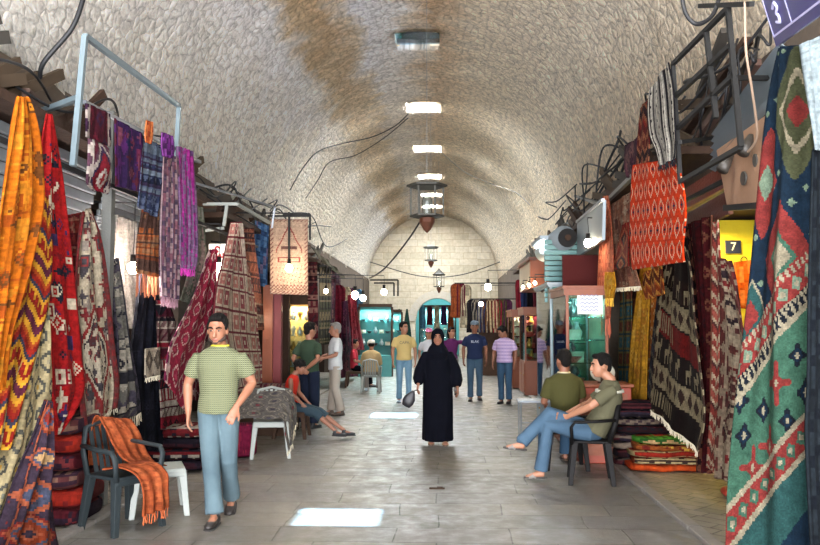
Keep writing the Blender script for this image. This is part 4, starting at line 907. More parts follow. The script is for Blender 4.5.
r, hp, k, R3, J = person('man in a yellow green checked T-shirt and faded jeans walking forward', at_g(217, 519), 0.05, 1.78, walker1(), SK1,
       top=checked('lime_check_knit', '#626545', '#797b60', '#383e2d', 56, 56), sleeve=.40, collar=mat('yellow_collar', '#c9bd3c', .9), topfit=1.05, toplen=-.04, pants=M_denim, legr=(.096, .074, .068, .076), shoe=M_shoe, voxel=.0095, beard=True, bulk=1.06,
       hands=((.28, V(.9, .1, 0)), (.22, V(-.4, .9, -.3))))
# 2 woman in black
J = stand_pose(1.62); kk = 1.62/1.75
J['elR'] = V(-.27, .0, 1.14)*kk; J['wrR'] = V(-.30, -.14, .93)*kk; J['elL'] = V(.27, .04, 1.14)*kk; J['wrL'] = V(.30, -.06, .88)*kk; J['hemz'] = .07
M_black_cloth = mat('black_navy_robe', '#07080f', 0.9, bump=.6, bscale=7, var=.3, **{'Specular IOR Level': .06})
J['anL'] = V(.10, -.10, .10)*kk; J['anR'] = V(-.09, .06, .085)*kk
r, *_ = person('woman in a long black robe and headscarf walking forward', at_g(438, 445), 0.0, 1.62, J, SK2, hair='scarf', robe=M_black_cloth, shoe=mat('brown_sandal', '#3c2c20', .6), sandal=mat('tan_strap', '#8a6a48', .6), bulk=1.1, female=True)
q = MB()
q.lathe([(.01, -.17), (.07, -.16), (.105, -.08), (.10, 0), (.05, .09), (.02, .14)], (0, 0, 0), 16)
q.v = [(a, b*.35, c) for a, b, c in q.v]
fan = q.build('handbag', mat('black_bag', '#17161a', .5), None, True); props(fan, 'small black oval bag held in the robed woman\'s hand', 'bag'); fan.scale = (.8, .8, .8); fan.location = at_y(410, 398, 11.30); fan.rotation_euler = (0, math.radians(28), 0)
q = MB(); q.tube([(0, 0, .13), (.03, 0, .17), (.06, 0, .19)], .008, 6); q.build('handle', M_black, fan)
# 3 man in cream T-shirt
def walk(H, ph=1, arm=.1, sp=.16):
    J = stand_pose(H); k = H/1.75; s = ph
    J['knR'] += V(0, -.05*s, 0); J['anR'] += V(0, -sp*s, .0); J['knL'] += V(0, .02*s, 0); J['anL'] += V(0, sp*s, .02)
    J['elR'] += V(0, arm*s*.3, 0); J['wrR'] += V(0, arm*s, 0); J['elL'] += V(0, -arm*s*.3, 0); J['wrL'] += V(0, -arm*s, 0); return J
def shirt_print(root, J, text, size, col, k, chest=.127):
    cu = bpy.data.curves.new('t', 'FONT'); cu.body = text; cu.size = size; cu.align_x = 'CENTER'; cu.extrude = .002
    t = bpy.data.objects.new('t', cu); C.objects.link(t); dg = bpy.context.evaluated_depsgraph_get(); me = bpy.data.meshes.new_from_object(t.evaluated_get(dg)); bpy.data.objects.remove(t)
    o = link_me('print', me, mat('print_'+col[1:], col, .8), root); o.rotation_euler = (PI/2, 0, 0); o.location = J['chest']+V(0, -chest*k, -.01); return o
J = walk(1.75, -1); J['look'] = V(.6, -.8, 0)
r, hp, k, R3, J = person('man in a cream yellow T-shirt and light blue jeans looking aside', at_g(404, 403), 0.1, 1.75, J, SK3, top=fabric('cream_shirt', '#bfa66c'), sleeve=.42, pants=M_denim3, shoe=mat('white_trainer', '#a9b8c4', .6), topfit=1.05, voxel=.014)
shirt_print(r, J, 'CAPA', .085, '#5b5a50', k, .133)
# 4 woman in pink cap, 5 woman in purple, arm out
J = walk(1.60, 1)
r, hp, k, R3, J = person('woman in a pink cap and white T-shirt behind the robed woman', at_y(429, 398, 19.0)*1 - V(0, 0, at_y(429, 398, 19.0).z), 0.0, 1.60, J, SK3, top=fabric('white_tee', '#c4c4c8'), pants=fabric('pale_trousers', '#9a9aa0'), shoe=M_shoe, hair='long', female=True, voxel=.015, bulk=.95)
def cap(root, hp, k, R3, m, brim=True):
    e = MB(); e.ball(hp(0, -.012, .075), (.088*k*1.1, .105*k*1.1, .065*k*1.1), 16, 8, R3)
    c = e.build('cap', m, root, True)
    if brim:
        e = MB(); e.tube([hp(0, .07, .062), hp(0, .12, .058), hp(0, .155, .048)], [(.078*k*1.1, .008), (.07*k*1.1, .007), (.04*k*1.1, .005)], 14, side=R3.col[0]); e.build('brim', m, c, True)
    return c
cap(r, hp, k, R3, fabric('pink_cap', '#c9799f'))
J = walk(1.62, -1); J['elL'] = V(.40, -.10, 1.36)*.925; J['wrL'] = V(.62, -.16, 1.40)*.925; J['hdL'] = V(1, -.1, .05); J['look'] = V(.5, -.8, 0)
g = at_y(452, 398, 19.6); g.z = 0
person('woman in a purple T-shirt stretching one arm out to the side', g, 0.0, 1.62, J, SK3, top=fabric('purple_tee', '#54204f'), sleeve=.35, pants=fabric('grey_trousers', '#807a78'), shoe=M_shoe, hair='long', female=True, voxel=.015, bulk=.97, hands=((.3, None), (.15, V(0, 0, -1))))
# 6 man in navy
J = walk(1.77, 1, .05, .05)
r, hp, k, R3, J = person('man in a navy T-shirt, grey cap and blue jeans standing', at_g(475, 401), 0.0, 1.77, J, SK2, top=fabric('navy_tee', '#1a2440'), sleeve=.42, pants=M_denim2, shoe=M_shoe, topfit=1.08, voxel=.014, bulk=1.05, hair='cap')
cap(r, hp, k, R3, fabric('grey_cap', '#55606b')); shirt_print(r, J, 'BLAK', .075, '#aeb4bd', k, .137)
# 7 man in lavender polo
J = walk(1.68, -1, .03, .04); J['look'] = V(-.7, -.55, -.5); J['head'] += V(-.03, -.03, -.03)
person('man in a pale lavender checked polo shirt looking down', at_g(505, 404), -.35, 1.68, J, SK2, top=checked('lavender_check', '#a78fb0', '#bda6c4', '#8d7aa6', 30, 14), sleeve=.48, pants=M_denimd, shoe=M_black, topfit=1.1, voxel=.014, bulk=1.06)
# 10 old man in white, side view facing left
J = stand_pose(1.72); J['look'] = V(0, -1, -.1); kk = 1.72/1.75
J['elR'] = V(-.22, -.05, 1.16)*kk; J['wrR'] = V(-.16, -.30, 1.10)*kk; J['hdR'] = V(.2, -1, 0); J['elL'] = V(.23, -.03, 1.16)*kk; J['wrL'] = V(.19, -.26, 1.10)*kk; J['hdL'] = V(0, -1, -.1)
J['anR'] += V(0, -.08, 0); J['anL'] += V(0, .08, 0)
person('older grey haired man in a white shirt and beige trousers, seen side on', at_g(335, 415), -1.25, 1.72, J, SK1, top=fabric('white_shirt', '#c0c0bf'), sleeve=.5, topfit=1.12, toplen=-.08, pants=fabric('beige_trousers', '#a3978a'), legr=(.10, .082, .08, .085), shoe=mat('brown_shoe', '#4a3a30', .6), hair='short', hairm=M_grey, bulk=1.02, voxel=.013)
# 11 man in dark green, seen from behind
J = stand_pose(1.72); kk = 1.72/1.75; J['look'] = V(-.3, -1, -.1)
J['elR'] = V(-.25, .12, 1.16)*kk; J['wrR'] = V(-.03, .17, .98)*kk; J['hdR'] = V(1, .1, -.2); J['elL'] = V(.25, .12, 1.16)*kk; J['wrL'] = V(.03, .19, .96)*kk; J['hdL'] = V(-1, .1, -.2)
g = at_g(309, 428); 
person('man in a dark green shirt seen from behind, hands clasped at his back', g, PI-.45, 1.72, J, SK1, top=fabric('dark_green_shirt', '#2b3a2c'), sleeve=.45, pants=fabric('navy_trousers', '#131a2b'), legr=(.105, .088, .085, .088), shoe=M_black, topfit=1.08, voxel=.013, hands=((.5, V(0, -1, 0)), (.5, V(0, -1, 0))))
# seated pose helper: faces -Y locally
def seat_pose(H, hz=.47, lean=.05, kneez=.50, kl=(.44, .46), sw=.1, feet=None):
    k = H/1.75; J = stand_pose(H)
    J['pelvis'] = V(0, .02, hz+.10*k); J['waist'] = V(0, .04+lean*.4, hz+.24*k); J['chest'] = V(0, .03+lean, hz+.46*k); J['neck'] = V(0, .03+lean*1.1, hz+.65*k); J['head'] = V(0, .0+lean*1.0, hz+.795*k)
    for s, c in ((-1, 'R'), (1, 'L')):
        J['sh'+c] = J['neck']+V(s*.18*k, .0, -.095*k); J['hip'+c] = V(s*.09*k, -.02, hz+.08*k); J['kn'+c] = V(s*sw, -.44*k, kneez); J['an'+c] = V(s*sw, -.46*k, .09); J['el'+c] = J['sh'+c]+V(s*.06, -.05, -.27*k); J['wr'+c] = J['el'+c]+V(-s*.06, -.22*k, -.02)
    return J
# 8 seated man on the black chair, facing left in the picture
cpos = at_g(593, 482)
J = seat_pose(1.74, .46, .16, .58)
J['look'] = V(.25, -1, -.08); J['head'] += V(0, -.06, .0)
J['knL'] = V(.03, -.47, .60); J['anL'] = V(.00, -.56, .10)       # standing leg
J['knR'] = V(-.02, -.46, .73); J['anR'] = V(.06, -.77, .41); J['toeR'] = V(.1, -1, .10); J['footR'] = V(0, -.15, -1)
J['toeL'] = V(.1, -1, 0)
J['elL'] = V(.22, -.02, .84); J['wrL'] = V(.04, -.27, .70); J['hdL'] = V(-.5, -.8, -.1); J['elR'] = V(-.24, -.02, .82); J['wrR'] = V(-.03, -.30, .71); J['hdR'] = V(.6, -.7, 0)
r8, hp, k, R3, J8 = person('man in an olive grey polo with white stripe, seated with legs crossed', cpos, -PI/2-.12, 1.74, J, SK3, top=fabric('olive_grey_polo', '#56533f'), sleeve=.45, toplen=-.02, pants=M_denim2, legr=(.10, .078, .066, .074), shoe=mat('grey_sandal_sole', '#3e3a38', .7), sandal=mat('grey_sandal_strap', '#7a7470', .7), topfit=1.12, bulk=1.06, voxel=.010)
for nm, a, b, r0_, r1_ in (('chest_stripe', J8['chest']+V(0, 0, .055), J8['chest']+V(0, 0, .082), (.1985, .1415), (.195, .136)),):
    e = MB(); e.tube([a, b], [(.220, .157), (.218, .153)], 24, side=(1, 0, 0)); e.build(nm, fabric('white_stripe', '#b9b7a6'), r8, True, label='white chest stripe')
# 9 olive T-shirt man, seen from behind on a stool
J = seat_pose(1.70, .50, -.02, .50, sw=.14); J['look'] = V(.25, -1, 0)
g = at_y(564, 400, 9.75); g.z = 0
r9, *_ = person('young man in an olive green T-shirt seen from behind, sitting', g, PI+.15, 1.70, J, SK2, top=fabric('olive_tee', '#3c3a1c'), sleeve=.5, pants=M_denimd, shoe=mat('brown_flipflop', '#4a3a2e', .7), sandal=M_shoe, topfit=1.12, bulk=1.06, voxel=.011, collar=mat('cream_collar', '#b5ab8a', .9))
# 12 child in red
J = seat_pose(1.42, .42, .0, .52, sw=.09); J['look'] = V(0, -1, -.25); J['pelvis'] = V(0, .06, .48); J['waist'] = V(0, .10, .60)
J['chest'] = V(0, .07, .80); J['neck'] = V(0, .03, .95); J['head'] = V(0, -.06, 1.05)
for s, c in ((-1, 'R'), (1, 'L')):
    J['sh'+c] = V(s*.145, .04, .90); J['el'+c] = V(s*.17, .02, .67); J['wr'+c] = V(s*.13, -.14, .52); J['hd'+c] = V(0, -.6, -.8); J['hip'+c] = V(s*.08, .02, .46); J['kn'+c] = V(s*.09, -.34, .38); J['an'+c] = V(s*.08-.02, -.66, .12)
J['anL'] += V(0, -.09, -.01)
r12, *_ = person('child with curly dark hair in a red sleeveless top, seated', at_y(296, 420, 12.2)*1-V(0, 0, at_y(296, 420, 12.2).z), PI/2-.15, 1.42, J, SK2, top=fabric('red_vest', '#b52a1c'), sleeve=0, topfit=.98, pants=fabric('slate_shorts', '#2c3b44'), legr=(.10, .09, .085, .088), legcut=.28, shoe=M_black, hair='curly', voxel=.011, bulk=1.0)
# 13 man in white cap on a white chair, seen from behind; 14 red top
J = seat_pose(1.68, .45, -.05, .48, sw=.16); J['head'] += V(0, -.05, -.02)
g13 = at_y(371, 392, 20.2); g13.z = 0
r13, hp, k, R3, J = person('man in a tan jacket and white skullcap, seated with back turned', g13, PI, 1.68, J, SK2, top=fabric('tan_jacket', '#9a8560'), longsleeve=True, pants=fabric('grey_robe_trousers', '#77706a'), shoe=mat('white_trainer', '#a9b8c4', .6), hair='skullcap', voxel=.016, topfit=1.2, bulk=1.05)
cap(r13, hp, k, R3, fabric('white_cap', '#c9c6bd'), False)
J = seat_pose(1.6, .45, 0, .48); g = at_y(355, 386, 22.0); g.z = 0
person('person in a crimson top seated beyond the man in tan', g, PI*.5, 1.6, J, SK2, top=fabric('crimson_top', '#8f2430'), sleeve=.5, pants=M_black_cloth, shoe=M_black, voxel=.017, feat=False)
# ---------------------------------------------------------------- shop fronts, frames, clutter
M_wood = mat('red_wood', '#5e2c16', 0.5, bump=.3, bscale=18, var=.25, vscale=3); M_wood2 = mat('orange_wood', '#7d3c18', 0.5, bump=.3, bscale=18, var=.2, vscale=3)
M_oldw = mat('old_timber', '#3d2c22', 0.85, bump=.5, bscale=20, var=.3); M_galv = mat('galvanised_sheet', '#7d868b', 0.5, metal=.3, var=.12, vscale=3)
M_shut = mat('shutter_metal', '#7b8286', 0.5, metal=.4, var=.2); M_wplas = mat('white_plastic', '#858983', 0.45, var=.08); M_bplas = mat('dark_plastic', '#0f0d0d', 0.6, var=.1, Specular_IOR_Level=.15)
M_gplas = mat('dark_green_plastic', '#23292b', 0.55, var=.1, Specular_IOR_Level=.2); M_cable = mat('black_cable', '#17171a', 0.6); M_peach = mat('peach_board', '#a98468', 0.7, var=.12, bump=.2)
M_glass = glassmat('clear_glass'); M_tglass = glassmat('teal_glass', (.72, .93, .9))
M_paper = mat('white_paper', '#c9ccc8', .9, var=.05)

def post_frame(name, label, cat, segs, w, m, part='bar', group=None):
    o = None; a0 = Vector(segs[0][0]); root = empty(name, label, cat, (a0.x, a0.y, a0.z), 0, group)
    for a, b in segs:
        q = MB(); q.bar(Vector(a)-a0, Vector(b)-a0, w); q.build(part, m, root)
    return root
XF = -3.04
def L_(px, py, X=-3.04): return at_x(px, py, X)
post_frame('steel_rack', 'pale steel tube frame standing over the left rug stall', 'frame',
    [(L_(85, 36), L_(73, 166)), (L_(85, 36), L_(179, 106)), (L_(179, 106), L_(176, 158)), (L_(80, 97), at_x(40, 112, -3.6))], .045, mat('pale_steel', '#7f8f96', .4, metal=.5))
post_frame('hanging_rail', 'long grey rail carrying the shawls and woven bags', 'rail', [(L_(84, 102), L_(200, 162)), (L_(84, 102, -3.04), at_x(60, 105, -3.85)), (L_(200, 162), at_x(190, 160, -3.85))], .035, M_steel)
post_frame('wooden_post', 'grey timber post between the saddle bags', 'post', [(at_x(111, 112, -3.2), Vector((-3.2, at_x(111, 112, -3.2).y, 0)))], .09, mat('grey_timber', '#5a5a56', .8, bump=.4))
# roller shutters over the first left shops
def shutter(name, label, a, b, X0, X1, z0, z1, m):
    """slanting slatted hood between street depths a and b"""
    root = empty(name, label, 'shutter', (X0, (a+b)/2, z0)); n = 9
    for k in range(n):
        t = k/n; q = MB(); x = X0+(X1-X0)*t; z = z0+(z1-z0)*t
        q.box((x-X0, 0, z-z0+.03), (abs(X1-X0)/n+.02, b-a, abs(z1-z0)/n*.92)); q.build('slat', m, root, bevel=.008)
    return root
shutter('roller_shutter', 'half rolled slatted metal shutter above the first left stall', 3.7, 8.0, -3.72, -3.5, 2.45, 3.35, M_shut)
shutter('roller_shutter', 'slatted metal shutter above the stall behind the saddle bags', 8.3, 11.6, -3.75, -3.55, 2.6, 3.2, M_shut)
q = MB(); q.b2((-3.86, 3.4, 3.4), (-3.3, 11.5, 3.48)); props(rebase(q.build('timber_shelf', M_oldw)), 'long dark timber shelf over the left rug stalls', 'shelf')
q = MB(); q.b2((3.0-.14, 8.2, 3.45), (2.3, 12.5, 3.53)); props(rebase(q.build('timber_shelf', M_oldw)), 'long dark timber shelf over the right rug stalls', 'shelf')
q = MB(); q.b2((-3.86, 11.7, 3.3), (-3.2, 24, 3.38)); props(rebase(q.build('timber_shelf', M_oldw)), 'timber ledge over the far left shops', 'shelf')
q = MB(); q.b2((2.86, 14, 3.4), (2.35, 27, 3.48)); props(rebase(q.build('timber_shelf', M_oldw)), 'timber ledge over the far right shops', 'shelf')
# broken planks and boxes on the ledges
rs = random.Random(11); M_junk = [M_oldw, mat('grey_junk', '#3f3b36', .9), mat('tan_box', '#4a3d30', .9), mat('rusty_metal', '#4a342a', .8), M_cable]
spots = [(-3.6, 3.9, 3.48), (-3.55, 5.0, 3.48), (-3.6, 6.1, 3.48), (-3.55, 7.4, 3.48), (-3.5, 8.8, 3.48), (-3.55, 10.2, 3.48), (-3.5, 12.5, 3.38), (-3.5, 14.5, 3.38), (-3.5, 16.5, 3.38), (-3.5, 19, 3.38), (-3.5, 21.5, 3.38),
         (2.6, 8.6, 3.53), (2.6, 9.5, 3.53), (2.62, 10.4, 3.53), (2.62, 11.8, 3.53), (2.6, 14.8, 3.48), (2.6, 16.5, 3.48), (2.6, 18.4, 3.48), (2.6, 20.6, 3.48), (2.6, 23, 3.48)]
for k, (x, y, z) in enumerate(spots):
    q = MB(); sgn = -1 if x < 0 else 1
    for _ in range(4):
        L0 = rs.uniform(.5, 1.1); a = rs.uniform(-.5, .5); c = Vector((x+rs.uniform(-.08, .08), y+rs.uniform(-.3, .3), z+.03+rs.uniform(0, .06)))
        q.bar(c, c+Vector((-sgn*.12*rs.random(), L0*math.cos(a), .08+.45*rs.random())), .05, .1)
    props(rebase(q.build('scrap_timber', M_junk[k % 3])), 'jumbled scrap planks on a ledge high on the ' + ('left' if sgn < 0 else 'right') + ' side', 'planks', 'scrap timber on the ' + ('left' if sgn < 0 else 'right') + ' ledges')
    q = MB(); w_ = rs.uniform(.2, .34); h_ = rs.uniform(.15, .4); q.box((0, 0, h_/2), (w_, w_*1.4, h_)); q.box((0, 0, h_+.01), (w_+.02, w_*1.44, .03)); q.box((0, 0, h_*.5), (w_+.012, .05, h_*.98))
    b = q.build('storage_box', M_junk[(k+1) % 4]); b.location = (x+sgn*.08, y+.62, z); b.rotation_euler = (0, 0, rs.uniform(-.4, .4)); props(b, 'small battered box on a ledge high on the ' + ('left' if sgn < 0 else 'right') + ' side', 'box', 'boxes on the ' + ('left' if sgn < 0 else 'right') + ' ledges')
# cables
def cable(label, pts, r=.012, m=None, sag=0, name='cable', n=28):
    P = [Vector(p) for p in pts]; out = []
    for i in range(len(P)-1):
        a = [P[max(i-1, 0)], P[i], P[i+1], P[min(i+2, len(P)-1)]]
        for s in range(n//max(1, len(P)-1)+2):
            t = s/(n//max(1, len(P)-1)+2)
            out.append((a[1]*2+(a[2]-a[0])*t+(a[0]*2-a[1]*5+a[2]*4-a[3])*t*t+(a[1]*3-a[0]-a[2]*3+a[3])*t**3)*.5 - Vector((0, 0, sag*4*t*(1-t))))
    out.append(P[-1]); q = MB(); q.tube(out, r, 6)
    return props(rebase(q.build(name, m or M_cable, None, True)), label, 'cable')
cable('thick black cable hanging down the vault at top left', [at_y(84, -4, 6.5), at_y(72, 28, 6.6), at_y(44, 62, 6.6), at_x(40, 78, -3.5)], .022)
cable('black looped cable at the top right corner', [at_y(682, -3, 5.6), at_y(686, 14, 5.6), at_y(697, 24, 5.6), at_y(712, 16, 5.7), at_y(720, -4, 5.8)], .016)
vp = lambda th, y: Vector((XC+(RX-.08)*math.cos(th), y, ZS+(ZR-.08)*math.sin(th)))
cable('dark wire climbing the left of the vault to the bright skylight', [on_vault(*p) for p in ((290, 190), (303, 168), (319, 151), (345, 143), (372, 137), (395, 126), (410, 112))], .016, n=60)
cable('second dark wire climbing the left of the vault just below the first', [on_vault(*p) for p in ((306, 198), (318, 180), (330, 162), (356, 155), (384, 138), (408, 118))], .014, n=60)
cable('pale wire running from the skylights down the right vault', [on_vault(*p) for p in ((441, 152), (465, 172), (492, 184), (515, 192), (530, 205))], .016, mat('pale_wire', '#9a958d', .6), n=60)
cable('long dark wire arching down to the left shops from the first lantern', [at_y(424, 215, 13), at_y(408, 240, 13.5), at_y(385, 268, 15), at_y(370, 278, 17)], .016)
cable('thin wire sagging across the street near the end wall', [at_y(370, 262, 27), at_y(420, 276, 27), at_y(460, 275, 27), at_y(500, 262, 27)], .018)
cable('pinkish cord hanging in front of the right metal frame', [at_y(745, 2, 5.2), at_y(746, 50, 5.2), at_y(752, 90, 5.3), at_y(757, 135, 5.5), at_y(748, 152, 5.7)], .009, mat('pink_cord', '#9c8470', .6))
rs = random.Random(21)
for k in range(7):
    y0 = 4.5+k*1.6; z0 = 3.75+rs.uniform(-.1, .3)
    cable('dark electrical wire strung along the left ledges', [(-3.75, y0, z0), (-3.4, y0+.8, z0-.3+rs.uniform(0, .3)), (-3.3, y0+1.6, z0+rs.uniform(-.3, .2)), (-3.7, y0+2.8, z0+.1)], .013)['group'] = 'wires along the left ledges'
for k in range(9):
    y0 = 6.2+k*1.5; z0 = 3.95+rs.uniform(-.1, .4)
    cable('dark electrical wire strung along the right ledges', [(2.8, y0, z0+.3), (2.5, y0+.7, z0-.2+rs.uniform(0, .3)), (2.35, y0+1.5, z0+rs.uniform(-.3, .3)), (2.75, y0+2.6, z0+.2)], .014)['group'] = 'wires along the right ledges'
for k in range(12):
    x0 = 545+9*k; P = [at_x(x0+rs.uniform(-15, 15), 262-1.0*(x0-545)+rs.uniform(-12, 10), 2.75), at_x(x0+rs.uniform(0, 20), 235-1.0*(x0-545)+rs.uniform(-15, 15), 2.5), at_x(x0+rs.uniform(10, 30), 215-1.0*(x0-545)+rs.uniform(-25, 15), 2.55), at_x(x0+rs.uniform(20, 45), 205-1.0*(x0-545)+rs.uniform(-30, 0), 2.8)]
    cable('dark electrical wire strung along the right ledges', P, rs.uniform(.01, .022))['group'] = 'wires along the right ledges'
for k in range(8):
    x0 = 185+16*k; P = [at_x(x0+rs.uniform(-10, 10), 175+.42*(x0-185)+rs.uniform(-10, 5), -3.7), at_x(x0+15, 172+.42*(x0-185)+rs.uniform(-5, 25), -3.4), at_x(x0+30, 180+.42*(x0-185)+rs.uniform(-5, 25), -3.35), at_x(x0+50, 190+.42*(x0-185)+rs.uniform(-8, 5), -3.7)]
    cable('dark electrical wire strung along the left ledges', P, rs.uniform(.01, .02))['group'] = 'wires along the left ledges'
for k, (a, b) in enumerate((((684, 135), (748, 40)), ((690, 150), (756, 62)), ((678, 108), (770, 96)), ((700, 96), (726, 30)), ((668, 150), (700, 150)))):
    q = MB(); q.bar(at_x(*a, 2.75), at_x(*b, 2.65), .09, .06); q.bar(at_x(*a, 2.75)+Vector((0, 0, .07)), at_x(*b, 2.65)+Vector((0, .1, .02)), .04, .05)
    props(rebase(q.build('timber_beam', M_junk[(k*3) % 4])), 'dark rough timber leaning behind the right iron frame', 'timber', 'timbers behind the right iron frame')
for k in range(10):
    x0 = 690+7*k; P = [at_x(x0+rs.uniform(-12, 5), 165-1.2*(x0-690)+rs.uniform(-20, 10), 2.75), at_x(x0+rs.uniform(-5, 15), 130-1.2*(x0-690)+rs.uniform(-20, 20), 2.5), at_x(x0+rs.uniform(5, 25), 105-1.1*(x0-690)+rs.uniform(-20, 20), 2.5), at_x(x0+rs.uniform(10, 35), 80-.9*(x0-690)+rs.uniform(-20, 10), 2.75)]
    cable('dark electrical wire tangled behind the right iron frame', P, rs.uniform(.008, .016))['group'] = 'wires behind the right iron frame'
# iron brackets over the left shops
post_frame('iron_bracket', 'white painted bent pipe bracket above the Arabic sign', 'bracket', [(at_y(203, 204, 11), at_y(237, 204, 11)), (at_y(237, 204, 11), at_y(270, 223, 12.6)), (at_y(227, 205, 11), at_y(224, 226, 11)), (at_y(224, 228, 11), at_y(203, 231, 11))], .04, M_wplas)
post_frame('iron_bracket', 'long pale rod slanting above the left kilims', 'rod', [(at_y(185, 180, 9.6), at_y(275, 207, 12)), (at_y(275, 207, 12), at_y(272, 228, 12))], .025, M_steel)
post_frame('iron_bracket', 'black iron frame above the beige prayer rug', 'bracket', [(at_y(284, 214, 13.25), at_y(310, 214, 13.25)), (at_y(310, 214, 13.25), at_y(310, 240, 13.25)), (at_y(289, 212, 13.1), at_y(289, 262, 13.1)), (at_y(268, 216, 13.22), at_y(310, 216, 13.22))], .03, M_iron)
post_frame('iron_bracket', 'black square arm bracket on the far left side', 'bracket', [(at_y(370, 280, 20), at_y(398, 280, 20)), (at_y(398, 280, 20), at_y(398, 296, 20)), (at_y(374, 283, 20.3), at_y(394, 283, 20.3)), (at_y(394, 283, 20.3), at_y(394, 296, 20.3))], .04, M_iron)
# steel frame at the right
R_ = lambda px, py, X=2.0: at_x(px, py, X)
post_frame('steel_rack', 'dark iron frame leaning out over the right rug stall', 'frame',
    [(R_(673, 64), R_(680, 180)), (R_(673, 64), R_(728, 8)), (R_(728, 8), R_(741, 147)), (R_(680, 182), R_(741, 147)), (R_(678, 128), R_(735, 74)), (R_(735, 78), at_x(776, 78, 2.5)), (R_(700, 6), R_(752, 4)), (R_(680, 142), at_x(712, 138, 2.7)), (R_(706, 30), R_(716, 118)), (R_(676, 96), R_(732, 44))], .034, M_iron)
post_frame('hanging_rail', 'grey iron pipe the pink floral kilim hangs from', 'rail', [(at_x(603, 205, 2.28), at_x(634, 175, 2.1)), (at_x(603, 205, 2.28), at_x(575, 196, 2.85)), (at_x(634, 175, 2.1), at_x(630, 160, 2.8))], .05, mat('grey_pipe', '#55534f', .6))
post_frame('hanging_rail', 'iron rail above the dark kilims of the right stall', 'rail', [(Vector((2.5, 6.4, 2.98)), Vector((2.5, 10.4, 2.98))), (Vector((2.5, 6.4, 2.98)), Vector((2.9, 6.4, 3.1))), (Vector((2.5, 10.4, 2.98)), Vector((2.9, 10.4, 3.1)))], .035, M_iron)
post_frame('hanging_rail', 'iron rail above the left stall kilims', 'rail', [(Vector((-3.1, 5.2, 3.0)), Vector((-3.1, 13.2, 3.0))), (Vector((-3.1, 5.2, 3.0)), Vector((-3.9, 5.2, 3.1))), (Vector((-3.1, 13.2, 3.0)), Vector((-3.9, 13.2, 3.1)))], .035, M_iron)
# corrugated shutter roll, peach board, sign at top right
root = empty('corrugated_sheet', 'grey corrugated metal sheet above the peach board', 'metal sheet', at_x(735, 135, 2.7))
q = MB(); a, b = at_x(712, 172, 2.5), at_x(780, 92, 2.35); up = Vector((.05, .05, .40)); n = 36; vs = []
for i in range(n+1):
    t = i/n; o_ = Vector((math.sin(t*2*PI*6)*.0, 0, 0))
for j in range(13):
    s = j/12
    for i in range(2): vs.append(a.lerp(b, i)+up*s+Vector((-.03 if j % 2 else .03, 0, 0))-root.location)
fs = [(2*j, 2*j+1, 2*j+3, 2*j+2) for j in range(12)]
q.add(vs, fs); o = q.build('sheet', M_galv, root); m_ = o.modifiers.new('t', 'SOLIDIFY'); m_.thickness = .01
# peach board: flat panel with oval recess and two lamp sockets, facing the street
O = at_x(745, 165, 2.45); root = empty('sign_board', 'peach coloured wooden board with an oval and dangling lamp sockets', 'board', O)
c4 = [at_x(716, 150, 2.45), at_x(775, 108, 2.35), at_x(768, 205, 2.35), at_x(727, 208, 2.45)]
q = MB(); vs = [c-O for c in c4]+[c-O+Vector((.05, .02, 0)) for c in c4]; q.add(vs, [(0, 3, 2, 1), (4, 5, 6, 7), (0, 1, 5, 4), (1, 2, 6, 5), (2, 3, 7, 6), (3, 0, 4, 7)]); q.build('panel', M_peach, root, bevel=.01)
nrm = (c4[1]-c4[0]).cross(c4[3]-c4[0]).normalized(); nrm = nrm if nrm.x < 0 else -nrm; ux = (c4[1]-c4[0]).normalized(); uz = nrm.cross(ux)
def disc(name, c, rx, rz, m, off, parent):
    q = MB(); pts = [c-O+nrm*off+ux*math.cos(t)*rx+uz*math.sin(t)*rz for t in [2*PI*i/24 for i in range(24)]]; pb = [p-nrm*.012 for p in pts]
    q.add(pts+pb, [tuple(range(24)), tuple(range(47, 23, -1))]+[(i, (i+1) % 24, 24+(i+1) % 24, 24+i) for i in range(24)]); return q.build(name, m, parent)
disc('oval_moulding', at_x(752, 172, 2.42), .22, .26, mat('peach_dark', '#8f745e', .7), .02, root)
disc('oval_moulding', at_x(752, 175, 2.42), .17, .2, M_peach, .035, root); disc('lamp_socket', at_x(750, 178, 2.42), .07, .055, mat('grey_socket', '#4a4640', .6), .055, root); disc('lamp_socket', at_x(762, 160, 2.42), .05, .05, mat('grey_socket', '#4a4640', .6), .055, root)
for px, py, nm in ((731, 158, 'left'), (752, 140, 'upper')):
    p = at_x(px, py, 2.38); q = MB(); q.tube([p-O+Vector((0, 0, .03)), p-O+Vector((-.05, -.02, -.05)), p-O+Vector((-.09, -.04, -.11))], [.03, .045, .05], 12); q.build('lamp_socket', mat('socket_shell', '#3f3a34', .5), root, True)
q = MB(); q.bar(c4[3]-O+nrm*.01, c4[2]-O+nrm*.01, .05); q.build('lower_edge', M_iron, root)
# brown panels under the frame
for k, (a1, a2, col, nm) in enumerate((((683, 190), (730, 160), '#6a2a1a', 'upper'), ((684, 215), (728, 190), '#4d2015', 'lower'))):
    q = MB(); a, b = at_x(*a1, 2.6), at_x(*a2, 2.6); vs = [a, b, b+Vector((0, 0, -.22)), a+Vector((0, 0, -.22))]; q.add(vs+[v+Vector((.04, 0, 0)) for v in vs], [(0, 3, 2, 1), (4, 5, 6, 7), (0, 1, 5, 4), (1, 2, 6, 5), (2, 3, 7, 6), (3, 0, 4, 7)])
    props(rebase(q.build('wooden_fascia', mat('fascia_%d' % k, col, .6, bump=.4))), 'red brown plank fascia over the yellow shop, ' + nm + ' one', 'fascia')
